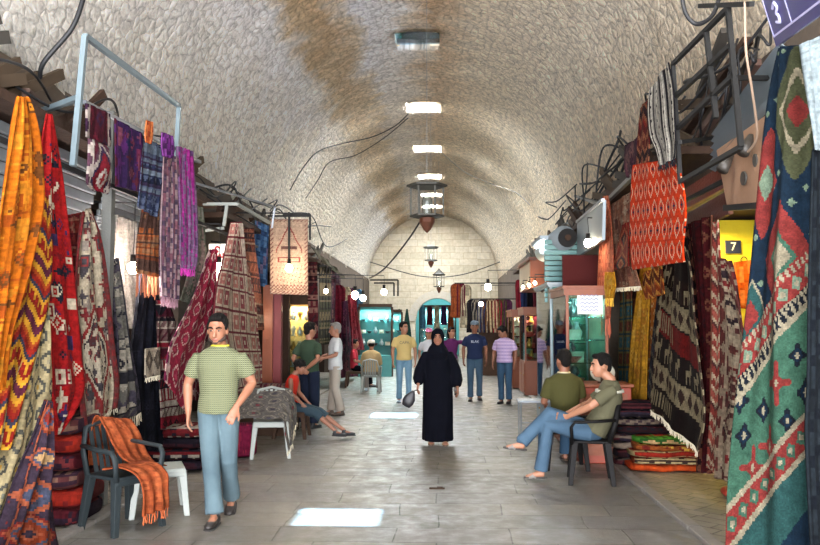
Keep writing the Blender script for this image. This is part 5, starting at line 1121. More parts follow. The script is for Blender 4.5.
# blue street sign
def text_mesh(body, size, m, parent, mtx, name='lettering', bold=0.0):
    cu = bpy.data.curves.new('t', 'FONT'); cu.body = body; cu.size = size; cu.align_x = 'CENTER'; cu.align_y = 'CENTER'; cu.extrude = .002; cu.offset = bold
    t = bpy.data.objects.new('t', cu); C.objects.link(t); me = bpy.data.meshes.new_from_object(t.evaluated_get(bpy.context.evaluated_depsgraph_get())); bpy.data.objects.remove(t)
    o = link_me(name, me, m, parent); o.matrix_local = mtx; return o
def strokes(paths, w, m, parent, fr_, name='lettering'):
    """brush strokes in a sign's own plane; fr_(x, y) -> local point, plus normal"""
    q = MB()
    for p in paths:
        pts = []; P = [Vector((a, b, 0)) for a, b in p]
        for i in range(len(P)-1):
            a = [P[max(i-1, 0)], P[i], P[i+1], P[min(i+2, len(P)-1)]]
            for s in range(5):
                t = s/5; v = (a[1]*2+(a[2]-a[0])*t+(a[0]*2-a[1]*5+a[2]*4-a[3])*t*t+(a[1]*3-a[0]-a[2]*3+a[3])*t**3)*.5; pts.append(fr_(v.x, v.y))
        pts.append(fr_(P[-1].x, P[-1].y)); q.tube(pts, w, 6)
    return q.build(name, m, parent)
A0, A1, A3 = at_y(778, 46, 4.1), at_y(838, 3, 3.3), at_y(752, -18, 4.15)     # lower left corner, lower right, upper left
ex, ez = (A1-A0), (A3-A0); wX, wZ = ex.length, ez.length; ex.normalize(); ez = (ez-ex*ez.dot(ex)); wZ = ez.length; ez.normalize(); en = ex.cross(ez).normalized()
if en.dot(CP-A0) < 0: en = -en
wX = 1.0; wZ = .62
root = empty('street_sign', 'deep blue enamel sign with white lines and figures, top right corner', 'sign', A0)
def bx_(name, x0, x1, z0, z1, o0, o1, m, par):
    q = MB(); vs = [ex*x+ez*z+en*o for o in (o0, o1) for x, z in ((x0, z0), (x1, z0), (x1, z1), (x0, z1))]
    q.add(vs, [(0, 1, 2, 3), (4, 7, 6, 5), (0, 4, 5, 1), (1, 5, 6, 2), (2, 6, 7, 3), (3, 7, 4, 0)]); return q.build(name, m, par)
M_blue = mat('blue_enamel', '#1f1a5c', .35, var=.15); M_lite = mat('sign_white', '#a9a6c9', .5)
bx_('plate', 0, wX, 0, wZ, -.01, .01, M_blue, root)
bx_('white_line', .015, .025, .05, wZ, .012, .014, M_lite, root); bx_('white_line', .02, wX, .045, .055, .012, .014, M_lite, root); bx_('white_line', .30, .31, .05, wZ, .012, .014, M_lite, root)
fS = lambda x, y: ex*x+ez*y+en*.016
strokes([[(.13, .17), (.17, .19), (.19, .16), (.16, .14), (.18, .12), (.17, .09), (.13, .10)]], .007, M_lite, root, fS)
strokes([[(.12, .30), (.15, .33), (.16, .29), (.19, .32)], [(.13, .36), (.17, .38), (.18, .34)], [(.13, .26), (.14, .25)]], .006, M_lite, root, fS)
# pale sheet beside the sign
rug('hanging_cloth', 'pale blue white sheet at the right edge below the blue sign', 'sheet', [(800, 44, 835, 30), (806, 90, 840, 85), (815, 150, 845, 150)], 'plain', ['#8d999c', '#98a3a6'], Y=4.1, seed=70, folds=(3, .03), border=False, cells=.012)
root = empty('pelmet', 'white metal pelmet plate', 'x'); bpy.data.objects.remove(root)
# number plate on yellow wall
M_yel = mat('yellow_wall', '#c2b428', .8, bump=.2, var=.1)
q = MB(); q.b2((2.95, 10.42, 0), (5.0, 10.5, 3.05)); props(q.build('wall_yellow', M_yel), kind='structure')
p = at_y(733, 247, 10.40); root = empty('number_plate', 'small dark blue house number plate on the yellow wall', 'number plate', p)
q = MB(); q.box((0, 0, 0), (.2, .02, .17)); q.build('plate', mat('navy_plate', '#141c3c', .4), root, bevel=.006)
text_mesh('7', .15, M_paper, root, Matrix.Translation((0, -.014, 0)) @ Matrix.Rotation(PI/2, 4, 'X'), 'numeral')
q = MB(); pp = at_y(744, 260, 10.4); q.tube([pp+Vector((.04*math.cos(t), 0, .04*math.sin(t))) for t in [2*PI*i/12 for i in range(13)]], .006, 5); props(rebase(q.build('wall_ring', M_iron)), 'thin round ring on the yellow wall beside the number plate', 'ring')
# Arabic sign
O = at_y(209, 244, 11.2); P2 = at_y(236, 290, 11.2); w_, h_ = P2.x-O.x, O.z-P2.z; c = (O+P2)/2
root = empty('shop_sign', 'white paper sign with red Arabic writing behind a glowing bulb', 'sign', c)
q = MB(); q.box((0, 0, 0), (w_, .015, h_)); q.build('board', M_paper, root)
fA = lambda x, y: Vector((x*w_, -.014, y*h_)); M_red = mat('red_ink', '#8f1c24', .7)
strokes([[(.40, .34), (.30, .38), (.22, .30), (.32, .24), (.18, .18), (.02, .22)], [(.20, .42), (.20, .24)], [(.02, .30), (.02, .22), (-.06, .22), (-.08, .27), (-.16, .22), (-.24, .22)], [(-.10, .40), (-.20, .44), (-.26, .38), (-.16, .33), (-.30, .30)],
         [(-.24, .18), (-.32, .12), (-.40, .16), (-.42, .26)], [(.3, .13), (.31, .12)], [(-.32, .24), (-.33, .23)]], .012, M_red, root, fA)
strokes([[(-.42, -.02), (-.36, .04), (-.34, -.06), (-.28, .04), (-.22, -.04), (-.16, .05), (-.1, -.04), (-.04, .04), (.02, -.03), (.1, .04), (.2, -.02)]], .009, M_red, root, fA)
# bulbs
M_bulb = emis('lit_bulb', '#fff0d0', 22)
def bulb(px, py, Y, label, e, col=(1, .85, .62), r=.045, drop=.5, group=None, X=None):
    p = at_y(px, py, Y) if X is None else at_x(px, py, X); root = empty('light_bulb', label, 'light bulb', p)
    q = MB(); q.ball((0, 0, 0), (r, r, r*1.15), 14, 10); q.build('glass', M_bulb, root, True)
    q = MB(); q.tube([(0, 0, r*.9), (0, 0, r*2.4)], r*.5, 10); q.build('socket', M_bplas, root, True)
    q = MB(); q.tube([(0, 0, r*2.3), (.01, 0, drop*.5), (0, .02, drop)], .006, 5); q.build('cord', M_cable, root)
    wx = (-3.88 if p.x < 0 else 2.88)-p.x; zc = ZS+ZR*math.sqrt(max(0, 1-((p.x-XC)/RX)**2))
    q = MB(); q.tube([(0, .02, drop), (wx, .02, drop+.02)], .012, 6); q.build('support_arm', M_cable, root)
    e *= 1.1
    l = bpy.data.lights.new('bulb_light', 'POINT'); l.energy = e; l.color = col; l.shadow_soft_size = r*1.3; lo = bpy.data.objects.new('bulb_light', l); C.objects.link(lo); lo.parent = root; lo.location = (0, 0, -.01)
    return root
bulb(133, 268, 0, 'large glowing bulb among the kilims behind the orange tasselled shawl', 170, (1, .86, .8), .06, .7, X=-3.3)
bulb(219, 267, 10.9, 'glowing bulb in front of the white Arabic sign', 45, (1, .84, .72), .06, .6)
bulb(289, 268, 12.9, 'glowing bulb in front of the beige prayer rug', 40, (1, .84, .6), .06, .9)
bulb(326, 291, 15.5, 'small glowing bulb right of the beige prayer rug', 30, drop=.5)
bulb(355, 295, 19.5, 'first bright bulb of the far left cluster', 60, (1, .93, .78), .09, .5); bulb(363, 298, 20.5, 'second bright bulb of the far left cluster', 40, (1, .95, .85), .08, .5); bulb(384, 292, 24, 'bright bulb under the black square bracket', 60, (1, .98, .85), .09, .5)
bulb(588, 243, 11.0, 'glowing bulb in front of the grey hanging panel, right side', 45, (1, .83, .6), .055, .35)
bulb(488, 287, 24, 'bright bulb over the far right clothes shop', 90, (1, .82, .5), .10, .5); bulb(481, 304, 26, 'smaller warm bulb inside the far right clothes shop', 30, (1, .75, .5), .07, .6)
bulb(523, 287, 17.4, 'left spot bulb under the wooden box sign', 12, r=.035, drop=.14); bulb(529, 285, 16.8, 'middle spot bulb under the wooden box sign', 12, r=.035, drop=.16); bulb(535, 283, 16.2, 'right spot bulb under the wooden box sign', 12, r=.035, drop=.17)
bulb(760, 250, 9.2, 'warm bulb inside the yellow walled shop', 60, (1, .85, .35), .05, .6)
bulb(260, 318, 13.6, 'tiny bulb beside the brown kilim strip', 6, r=.03, drop=.3)
area('shop_lamp_amber', (3.3, 10.0, 2.9), .6, .3, 35, (1, .72, .25), (0, 0, 0))
# lanterns
def lantern(label, p, Rr, Hh, chain, m, cone=True):
    root = empty('hanging_lantern', label, 'lantern', p); n = 6
    q = MB(); q.lathe([(Rr*.9, Hh-.02), (Rr*1.12, Hh), (Rr*1.12, Hh+.03), (Rr*(.5 if not cone else .9), Hh+.05), (Rr*.18, Hh+(.05 if not cone else Hh*.45)), (.01, Hh+(.06 if not cone else Hh*.55))], (0, 0, 0), n); q.build('roof', m, root)
    q = MB(); q.lathe([(Rr*.95, 0), (Rr*.95, .03), (Rr*.3, .035)], (0, 0, 0), n); q.build('base', m, root)
    for k in range(n):
        a = 2*PI*k/n; q = MB(); q.bar((Rr*.88*math.cos(a), Rr*.88*math.sin(a), 0), (Rr*.88*math.cos(a), Rr*.88*math.sin(a), Hh), Rr*.09); q.build('post', m, root)
    q = MB(); q.lathe([(Rr*.2, 0), (Rr*.42, -.02), (Rr*.42, -Hh*.18), (Rr*.2, -Hh*.42), (.01, -Hh*.52)], (0, 0, 0), 12); q.build('finial', mat('copper_finial', '#5a3424', .5, metal=.4), root)
    q = MB(); q.lathe([(Rr*.25, Hh*.1), (Rr*.3, Hh*.5), (Rr*.15, Hh*.8)], (0, 0, 0), 10); q.build('glass_chimney', M_glass, root)
    q = MB(); q.tube([(0, 0, Hh+.04), (0, 0, Hh+chain)], .003, 6); q.build('chain', M_steel, root)
    return root
M_lan = mat('lantern_metal', '#3c3a34', .6, metal=.4)
def LP(px, py, Y): return at_y(px, py, Y)
def ch(p, Hh): return ZS+ZR*math.sqrt(max(0, 1-((p.x-XC)/RX)**2))-p.z-Hh
p = LP(427, 217, 13); lantern('largest open frame lantern with a copper finial, nearest of three', p, .30, .50, ch(p, .50), M_lan, False)
p = LP(431, 261, 20); lantern('middle hanging lantern with a long chain', p, .17, .33, ch(p, .33), mat('lantern_pewter', '#6b6e6a', .5, metal=.4), False)
p = LP(439, 287, 28); lantern('smallest dark hanging lantern with a pointed roof, farthest', p, .2, .42, ch(p, .42), M_lan, True)
# display cabinets, right side
M_item = [mat('silver_ware', '#a8adb0', .3, metal=.8), mat('brass_ware', '#a37a3a', .35, metal=.7), mat('red_glaze', '#8f3028', .3), mat('dark_ware', '#2c2a2e', .4), mat('ivory_ware', '#b8b09c', .5)]
GI = {}
def small_item(kind, mi, p, sc, label, group):
    key = (kind, mi)
    if key not in GI:
        q = MB()
        if kind == 'vase': q.lathe([(.03, 0), (.05, .03), (.055, .07), (.025, .12), (.02, .15), (.032, .165)], (0, 0, 0), 12)
        elif kind == 'bowl': q.lathe([(.03, 0), (.035, .01), (.075, .05), (.08, .055), (.07, .052), (.03, .015)], (0, 0, 0), 14)
        elif kind == 'necklace_stand': q.lathe([(.045, 0), (.05, .01), (.02, .02), (.03, .08), (.055, .12), (.03, .16), (.02, .18)], (0, 0, 0), 10)
        elif kind == 'box': q.box((0, 0, .04), (.12, .08, .08)); q.box((0, 0, .085), (.125, .085, .015))
        me = q.build(kind, M_item[mi], None, True); GI[key] = me; first = True
    else: me = GI[key].copy(); C.objects.link(me)
    me.location = p; me.scale = (sc, sc, sc); props(me, label, 'ornament', group); me.name = kind; return me
def cabinet(label, x0, x1, y0, y1, z1, wood, base, shelves, glass, lightcol, e, items, iname, cornice=.18, openside='x'):
    c = Vector(((x0+x1)/2, (y0+y1)/2, 0)); root = empty('display_cabinet', label, 'display cabinet', c); X, Y = (x1-x0)/2, (y1-y0)/2
    if base > 0:
        q = MB(); q.b2((-X, -Y, 0.03), (X, Y, base)); q.build('base', wood, root, bevel=.01)
        n = max(1, int(2*Y/.5))
        for k in range(n):
            q = MB(); a = -Y+2*Y*k/n; q.b2((-X-.02, a+.03, .1), (-X, a+2*Y/n-.03, base-.06)); d = q.build('door', wood, root, bevel=.006); q = MB(); q.ball((-X-.03, a+.07, base*.6), .015, 8, 6); q.build('knob', M_item[1], d, True)
        q = MB(); q.b2((-X+.03, -Y-.02, .1), (X-.03, -Y, base-.06)); q.build('end_panel', wood, root, bevel=.006)
    for sx in (-1, 1):
        for sy in (-1, 1):
            q = MB(); q.box((sx*(X-.02), sy*(Y-.02), (base+z1)/2), (.04, .04, z1-base)); q.build('corner_post', wood, root)
    q = MB(); q.b2((-X-.03, -Y-.03, z1-cornice), (X+.03, Y+.03, z1)); q.b2((-X-.05, -Y-.05, z1-.03), (X+.05, Y+.05, z1+.01)); q.build('cornice', wood, root)
    q = MB(); q.b2((X-.03, -Y+.03, base), (X-.01, Y-.03, z1-cornice)); q.build('back_panel', mat('cabinet_back', '#7c6a58', .8), root)
    for nm, a, b in (('glass_pane', (-X, -Y+.03, base), (-X+.006, Y-.03, z1-cornice)), ('glass_pane', (-X+.03, -Y, base), (X-.03, -Y+.006, z1-cornice))):
        q = MB(); q.b2(a, b); q.build(nm, glass, root)
    for k in range(shelves):
        z = base+(z1-cornice-base)*k/shelves+.01; q = MB(); q.b2((-X+.02, -Y+.03, z), (X-.04, Y-.03, z+.012)); q.build('shelf', M_tglass if k else wood, root)
        m_ = max(2, int(2*Y/.22))
        for i in range(m_):
            it = items[(i+k) % len(items)]; zs = z+.013
            small_item(it[0], it[1], c+Vector((-X+.12+(.08 if i % 2 else 0), -Y+.12+(2*Y-.24)*i/max(1, m_-1), zs)), min(1.5, (z1-cornice-base)/shelves/.2*.95), iname, iname.replace(' inside', ' group inside'))
    area('cabinet_light', c+Vector((0, 0, z1-cornice-.03)), 2*X*.7, 2*Y*.7, e, lightcol)
    return root
cabinet('tall glass display cabinet with teal light and orange cornice', 1.66, 2.22, 10.9, 12.2, 2.22, M_wood2, .55, 5, M_tglass, (.75, 1, .95), 22, [('vase', 0), ('necklace_stand', 3), ('bowl', 2), ('box', 4)], 'silver and red ware inside the tall teal lit cabinet', cornice=.12)
cabinet('wider glass display cabinet beyond the tall teal one', 1.66, 2.25, 12.5, 14.3, 2.35, M_galv, .5, 6, M_tglass, (.45, 1, .98), 34, [('vase', 0), ('box', 0), ('necklace_stand', 0)], 'pale silver ware inside the wider glass cabinet', cornice=.06)
cabinet('wooden display cabinet with red goods and a lower cupboard', 1.95, 2.55, 19.3, 20.6, 2.12, M_wood2, .85, 4, M_glass, (1, .75, .5), 26, [('bowl', 2), ('vase', 1), ('box', 2)], 'red and brass ware inside the wooden cabinet')
cabinet('second wooden display cabinet farther along the right side', 1.85, 2.4, 21.4, 23, 2.1, M_wood2, .85, 4, M_glass, (1, .8, .6), 26, [('vase', 4), ('bowl', 1), ('necklace_stand', 4)], 'ivory and brass ware inside the second wooden cabinet')
# paper notice and red counter
p = at_x(590, 303, 2.06); root = empty('paper_notice', 'white handwritten notice stuck on the glass cabinet', 'notice', at_y(590, 303, 10.88))
q = MB(); q.box((0, 0, 0), (.34, .008, .3)); q.build('sheet', M_paper, root)
strokes([[(-.13+.03*i, .1-.05*j+(.012 if i % 2 else -.01)) for i in range(9)] for j in range(5)], .004, mat('blue_ink', '#4a4f86', .7), root, lambda x, y: Vector((x, -.008, y)))
O = at_y(593, 400, 10.3); O.z = 0; root = empty('counter', 'orange red wooden counter behind the seated men', 'counter', (2.0, 10.35, 0))
q = MB(); q.b2((-.32, -.3, 0), (.32, .3, .93)); q.build('body', mat('orange_red_panel', '#8a3012', .5), root, bevel=.01); q = MB(); q.b2((-.35, -.33, .93), (.35, .33, .97)); q.build('top', M_wood2, root, bevel=.01); q = MB(); q.b2((-.27, -.31, .1), (.27, -.3, .85)); q.build('front_panel', M_wood2, root)
q = MB(); q.lathe([(.15, 0), (.155, .01), (.09, .02), (.085, .09), (.06, .115), (.01, .12)], (0, 0, 0), 18); h_ = q.build('sun_hat', mat('cream_hat', '#c2bda9', .9), None, True); h_.location = (2.0, 10.2, 1.10); h_.rotation_euler = (-.9, .3, 0); props(h_, 'cream straw hat on a stand upon the orange red counter', 'hat')
q = MB(); q.tube([(2.0, 10.24, .97), (2.0, 10.24, 1.12)], .02, 8); q.lathe([(.06, 0), (.06, .015)], (2.0, 10.24, .97), 12); props(rebase(q.build('hat_stand', M_oldw)), 'short dark stand holding the cream hat', 'stand')
# box sign with bulbs, fluorescent tube, shutter roll, grey panel
root = empty('box_sign', 'orange wooden box sign over the wooden cabinets', 'sign', (2.05, 18.2, 2.48))
q = MB(); q.b2((-.2, -1.2, 0), (.2, 1.2, .6)); q.build('box', M_wood2, root, bevel=.01); q = MB(); q.b2((-.24, -1.24, .6), (.85, 1.24, .66)); q.build('cornice', M_wood, root); q = MB(); q.b2((-.21, -1.1, .06), (-.20, 1.1, .54)); q.build('face', mat('box_face', '#8d7a64', .6), root)
root = empty('shutter_housing', 'white shutter drum with dark round end over the right shops', 'shutter box', at_y(553, 246, 14.2))
q = MB(); q.tube([(0, -1.3, 0), (0, 1.1, 0)], .2, 20); q.build('drum', M_galv, root, True); q = MB(); q.tube([(.05, -1.36, 0), (.05, -1.28, 0)], .15, 20); q.build('end_plate', M_bplas, root); q = MB(); q.tube([(.05, -1.40, 0), (.05, -1.3, 0)], .05, 12); q.build('axle', M_oldw, root)
root = empty('fluorescent_lamp', 'white fluorescent tube lamp beside the shutter drum', 'lamp', at_y(540, 243, 14.0))
q = MB(); q.box((0, 0, .03), (.16, 1.3, .06)); q.build('housing', M_galv, root); q = MB(); q.tube([(0, -.55, -.02), (0, .55, -.02)], .03, 10); q.build('tube', emis('cool_tube', '#e8f4ff', 14), root, True)
area('fluorescent_light', at_y(540, 243, 14.0)+Vector((0, 0, -.08)), .1, 1.1, 30, (.85, .95, 1))
root = empty('roller_shutter', 'teal ribbed roller shutter high on the right wall', 'shutter', at_y(564, 300, 12.95))
for k in range(12):
    q = MB(); q.box((0, 0, k*.085), (.62, .03, .075)); q.build('slat', mat('teal_slat', '#3c605e', .4, metal=.3), root, bevel=.006)
q = MB(); c0 = at_y(583, 275, 12.2); q.box(c0, (.62, .04, .6)); props(rebase(q.build('signboard', mat('maroon_panel', '#3a1010', .9))), 'dark maroon panel beside the teal ribbed shutter', 'panel')
c4 = [at_x(577, 222, 2.15), at_x(603, 200, 2.0), at_x(602, 240, 2.0), at_x(577, 257, 2.15)]; O = c4[0]; root = empty('signboard', 'blank grey metal panel hanging edge on above the cabinets', 'panel', O)
q = MB(); vs = [c-O for c in c4]+[c-O+Vector((.04, 0, 0)) for c in c4]; q.add(vs, [(0, 3, 2, 1), (4, 5, 6, 7), (0, 1, 5, 4), (1, 2, 6, 5), (2, 3, 7, 6), (3, 0, 4, 7)]); q.build('panel', M_galv, root)
q = MB(); q.bar(c4[0]-O, c4[1]-O, .04); q.build('top_rail', M_steel, root)
# wooden shop doors, right
for k, (y0, y1) in enumerate(((10.65, 11.15),)):
    q = MB(); q.b2((2.82, y0, 0), (2.88, y1, 3.0)); props(rebase(q.build('wooden_door', M_wood)), 'red brown timber door edge beside the teal kilim', 'door')
# chairs
def slab(q, c, d, r=None): q.box(c, d, r)
def plastic_chair(name, label, m, loc, rz, arms=True, back=True, sh=.44, group=None, legs=4):
    root = empty(name, label, 'chair', loc, rz, group)
    q = MB(); q.box((0, 0, sh), (.44, .42, .03)); q.box((0, -.2, sh-.03), (.44, .03, .06)); q.build('seat', m, root, bevel=.012)
    for sx in (-1, 1):
        for sy in (-1, 1):
            q = MB(); t = Vector((sx*.19, sy*.17, sh)); b = Vector((sx*.235, sy*.225, 0)); vs = []
            for c_, w_ in ((t, .035), (b, .024)):
                for ax, ay in ((-1, -1), (1, -1), (1, 1), (-1, 1)): vs.append(c_+Vector((ax*w_, ay*w_, 0)))
            q.add(vs, [(3, 2, 1, 0), (4, 5, 6, 7)]+[(i, (i+1) % 4, 4+(i+1) % 4, 4+i) for i in range(4)]); q.build('leg', m, root, bevel=.006)
    if back:
        q = MB(); W0 = .2
        q.tube([(-.21, .19, sh), (-.215, .25, sh+.2), (-.17, .29, sh+.38), (0, .31, sh+.42), (.17, .29, sh+.38), (.215, .25, sh+.2), (.21, .19, sh)], [(.018, .03)]*7, 8); q.build('back_frame', m, root, True)
        for i in range(5):
            x = -.12+.06*i; q = MB(); q.bar((x, .19, sh), (x, .30, sh+.39-abs(x)*.1), .034, .012); q.build('back_slat', m, root)
    if arms:
        for sx in (-1, 1):
            q = MB(); q.tube([(sx*.21, -.2, sh-.02), (sx*.235, -.21, sh+.16), (sx*.24, -.17, sh+.215), (sx*.24, .05, sh+.225), (sx*.215, .26, sh+.24)], [(.026, .018)]*5, 8); q.build('armrest', m, root, True)
    return root
plastic_chair('plastic_chair', 'black plastic armchair the cross legged man sits on', M_bplas, (cpos.x-.02, cpos.y+.02, 0), -PI/2-.12, sh=.45)
gA = at_g(122, 528); plastic_chair('plastic_chair', 'dark green plastic armchair with an orange cloth thrown over it', M_gplas, gA, -.55+PI*.5, sh=.45)
gB = at_g(158, 512); plastic_chair('plastic_stool', 'pale plastic stool behind the chair with the orange cloth', M_wplas, (gB.x-.0, gB.y, 0), .4, arms=False, back=False, sh=.40)
gC = at_g(268, 458); gC.y += .15; plastic_chair('plastic_chair', 'white plastic chair with a patterned cloth thrown over it', M_wplas, gC, .2, arms=False, back=True, sh=.45)
plastic_chair('plastic_chair', 'white plastic armchair of the man in the skullcap', M_wplas, g13, PI, sh=.43)
g9 = at_y(564, 400, 9.75); plastic_chair('stool', 'dark low stool under the man in the olive T-shirt', M_bplas, (g9.x, g9.y, 0), 0, arms=False, back=False, sh=.48)
g12 = at_y(296, 420, 12.2); plastic_chair('stool', 'brown wooden stool the child in red sits on', M_oldw, (g12.x-.06, g12.y, 0), 0, arms=False, back=False, sh=.38)
g14 = at_y(355, 386, 22.0); plastic_chair('stool', 'low wooden stool of the person in crimson', M_oldw, (g14.x, g14.y, 0), 0, arms=False, back=False, sh=.43)
# cloths thrown on the chairs
def throw(name, label, cat, path, width_v, style, pal, seed, folds=(3, .02), p=8, fr_=None, cells=.02):
    rows = [(Vector(a), Vector(a)+Vector(width_v)) for a in path]
    T = sum((rows[k+1][0]-rows[k][0]).length for k in range(len(rows)-1)); nu = max(10, int(Vector(width_v).length/cells)); nv = int(T/cells)
    img = pattern(nu, nv, style, pal, seed, p, False); me, vs = drape_mesh(name, rows, nu, nv, img, folds, None, seed)
    rs = random.Random(seed)
    for v in me.vertices: v.co += Vector((0, 0, .012*noise.noise(v.co*9)))+Vector((.02*noise.noise(v.co*5), .02*noise.noise(v.co*5+Vector((3, 3, 3))), 0))
    o = link_me(name, me, M_wool, None, True); s = o.modifiers.new('t', 'SOLIDIFY'); s.thickness = .008
    props(o, label, cat)
    if fr_: fringe_on(vs, nu, nv, o, Vector((0, 0, 0)), fr_, .07)
    return rebase(o)
OR = ['#a8522e', '#b86038', '#9a4828', '#b05a34']
throw('throw_cloth', 'orange cloth over the back of the dark green chair', 'cloth', [gA+Vector((-.36, .10, .50)), gA+Vector((-.34, .06, .70)), gA+Vector((-.27, .04, .93)), gA+Vector((-.18, .02, .84)), gA+Vector((-.05, 0, .60)), gA+Vector((.1, 0, .53))], (.12, .42, -.08), 'scatter', OR, 3, (3, .025))
throw('throw_cloth', 'orange cloth hanging off the front of the dark green chair seat', 'cloth', [gA+Vector((-.05, -.28, .54)), gA+Vector((.12, -.28, .545)), gA+Vector((.24, -.28, .46)), gA+Vector((.27, -.28, .30)), gA+Vector((.27, -.28, .16))], (.10, .34, 0), 'scatter', OR, 4, (3, .03), fr_=mat('orange_fringe', '#b05a34', .9))
KP = ['#6a6460', '#8f8778', '#4a4650', '#a3988a', '#7a3a40']
throw('throw_rug', 'grey and rose patterned kilim over the white plastic chair', 'kilim', [gC+Vector((-.48, -.26, .26)), gC+Vector((-.36, -.26, .50)), gC+Vector((0, -.26, .51)), gC+Vector((.19, -.26, .50)), gC+Vector((.27, -.26, .3)), gC+Vector((.29, -.26, .10))], (-.02, .60, .34), 'hex', KP, 5, (3, .03), p=9, fr_=M_cream)
# metal folding table near the seated men
root = empty('folding_table', 'small chrome framed folding table beside the seated men', 'table', at_g(537, 452)+Vector((0, .9, 0)))
q = MB(); q.box((.08, 0, .60), (.5, .4, .025)); q.build('tabletop', M_steel, root, bevel=.005)
for sx in (-1, 1):
    for sy in (-1, 1): q = MB(); q.tube([(.08+sx*.22, sy*.17, .6), (.08+sx*.22, sy*.19, 0)], .013, 8); q.build('leg', M_steel, root)
q = MB(); q.tube([(-.14, -.18, .3), (.3, -.18, .3)], .010, 8); q.build('stretcher', M_steel, root)
# folded rug piles
def folded(name, label, c, w, d, h, pal, style, seed, rz=0, group=None, mm=None):
    """one folded flatweave: rounded folded slab with soft sag"""
    n, m = 30, 10; vs = []; fs = []; cols = pattern(n, 4*m, style, pal, seed, 6, False)
    for i in range(n+1):
        u = i/n-.5
        for k in range(2*m):
            a = 2*PI*k/(2*m); ca, sa = math.cos(a), math.sin(a)
            y = (abs(ca)**.35)*(1 if ca > 0 else -1)*d/2; z = (abs(sa)**.55)*(1 if sa > 0 else -1)*h/2; e = 1-abs(2*u)**8*.25
            vs.append(Vector((u*w, y*e, z*e+h/2+.018*noise.noise(Vector((u*w*4+seed, y*4, seed))))))
    for i in range(n):
        for k in range(2*m): a = i*2*m+k; b = i*2*m+(k+1) % (2*m); fs.append((a, b, b+2*m, a+2*m))
    fs += [tuple(range(2*m-1, -1, -1)), tuple(n*2*m+k for k in range(2*m))]
    me = bpy.data.meshes.new(name); me.from_pydata([tuple(v) for v in vs], [], fs); at = me.color_attributes.new('weave', 'BYTE_COLOR', 'CORNER')
    data = []
    for p in me.polygons:
        i, k = divmod(p.index, 2*m); c_ = cols[min(k*2, 4*m-1), min(i, n-1)] if p.index < n*2*m else cols[0, 0]
        data += [float(x) for x in (*c_, 1)]*len(p.vertices)
    at.data.foreach_set('color_srgb', data); o = link_me(name, me, M_wool, None, True); o.location = c; o.rotation_euler = (0, 0, rz); return props(o, label, 'folded rug', group)
gp = at_g(672, 475); z = .025; gx, gy = gp.x+.06, gp.y+.28
for k, (pal, st, nm) in enumerate(((['#b03c14', '#c24a1c'], 'scatter', 'plain orange red folded rug at the bottom of the pile'), (['#8d3a1c', '#c2a878', '#3a2a24'], 'bands', 'folded rug with brown bands, second from the bottom'),
        (['#a8441c', '#b5a070', '#4a2c20', '#8a2418'], 'bands', 'folded orange rug with cream checks in the middle of the pile'), (['#8f4a20', '#c9983c', '#6a2018'], 'scatter', 'folded ochre rug, second from the top'), (['#4a8a2c', '#2c5a24', '#c29a6a', '#9a2420'], 'bands', 'folded rug with bright green stripes on top of the pile'))):
    w_ = (.95, .92, .86, .88, .80)[k]; folded('folded_rug', nm, (gx+(-.02, .02, -.03, .02, 0)[k], gy+.01*k, z), w_, .5, .078, pal, st, 80+k, (.02, -.05, .04, -.03, .06)[k]); z += .074
gp = (2.45, 9.75, .02); z = .02
for k in range(8):
    folded('folded_rug', 'dark folded rug in the tall stack behind the seated man', (2.42+.02*math.sin(k*2), 10.0, z), .72+.03*math.sin(k*3), .5, .098, [['#1c161c', '#4a2024', '#2c2430', '#6a5a50'], ['#2a1418', '#1a1a22', '#54262a'], ['#18181e', '#3a2a30', '#7a6a5c']][k % 3], 'bands', 90+k, .06*math.sin(k*1.7), 'dark folded rugs stacked behind the seated man'); z += .094
# piles on the left
for k in range(6):
    folded('folded_rug', 'dark red folded blanket in the pile below the scarlet kilim', (-3.38+.03*math.sin(k*2), 6.95, .02+k*.15), .62, .7, .155, [['#4a141c', '#6a2a2c', '#2c1c28'], ['#8f2418', '#6a1c1c'], ['#3a2430', '#5a3030', '#7a5a4c']][k % 3], 'bands', 120+k, .1*math.sin(k*1.3), 'dark red blankets piled below the scarlet kilim')
q0 = at_g(180, 455)
for k in range(4):
    folded('folded_rug', 'red and black folded kilim in the low pile behind the walking man', (-3.15+.03*math.sin(k*2), 9.5, .02+k*.125), .75, .65, .13, [['#1c1620', '#3a1c24', '#2a2230'], ['#6a1c20', '#b5a898', '#22202a']][k % 2], 'bands', 130+k, .08*math.sin(k*2.3), 'red and black kilims piled behind the walking man')
folded('floor_cushion', 'magenta cloth bundle on the ground by the patterned chair', (-2.62, 10.35, .02), .4, .4, .42, ['#7a1c3c', '#9a2c44', '#5a1830'], 'scatter', 140, .3)
folded('folded_rug', 'rose and maroon cushion like bundle on the bench behind the child', (-2.75, 12.7, .52), .75, .5, .26, ['#5a2430', '#7a4a4c', '#4a2a3a', '#8a7064'], 'stripes', 141, .1)
q = MB(); q.b2((-3.2, 12.3, 0), (-2.35, 13.1, .52)); o = q.build('wooden_chest', M_oldw, bevel=.01); props(rebase(o), 'low dark wooden chest under the rose bundle', 'chest')
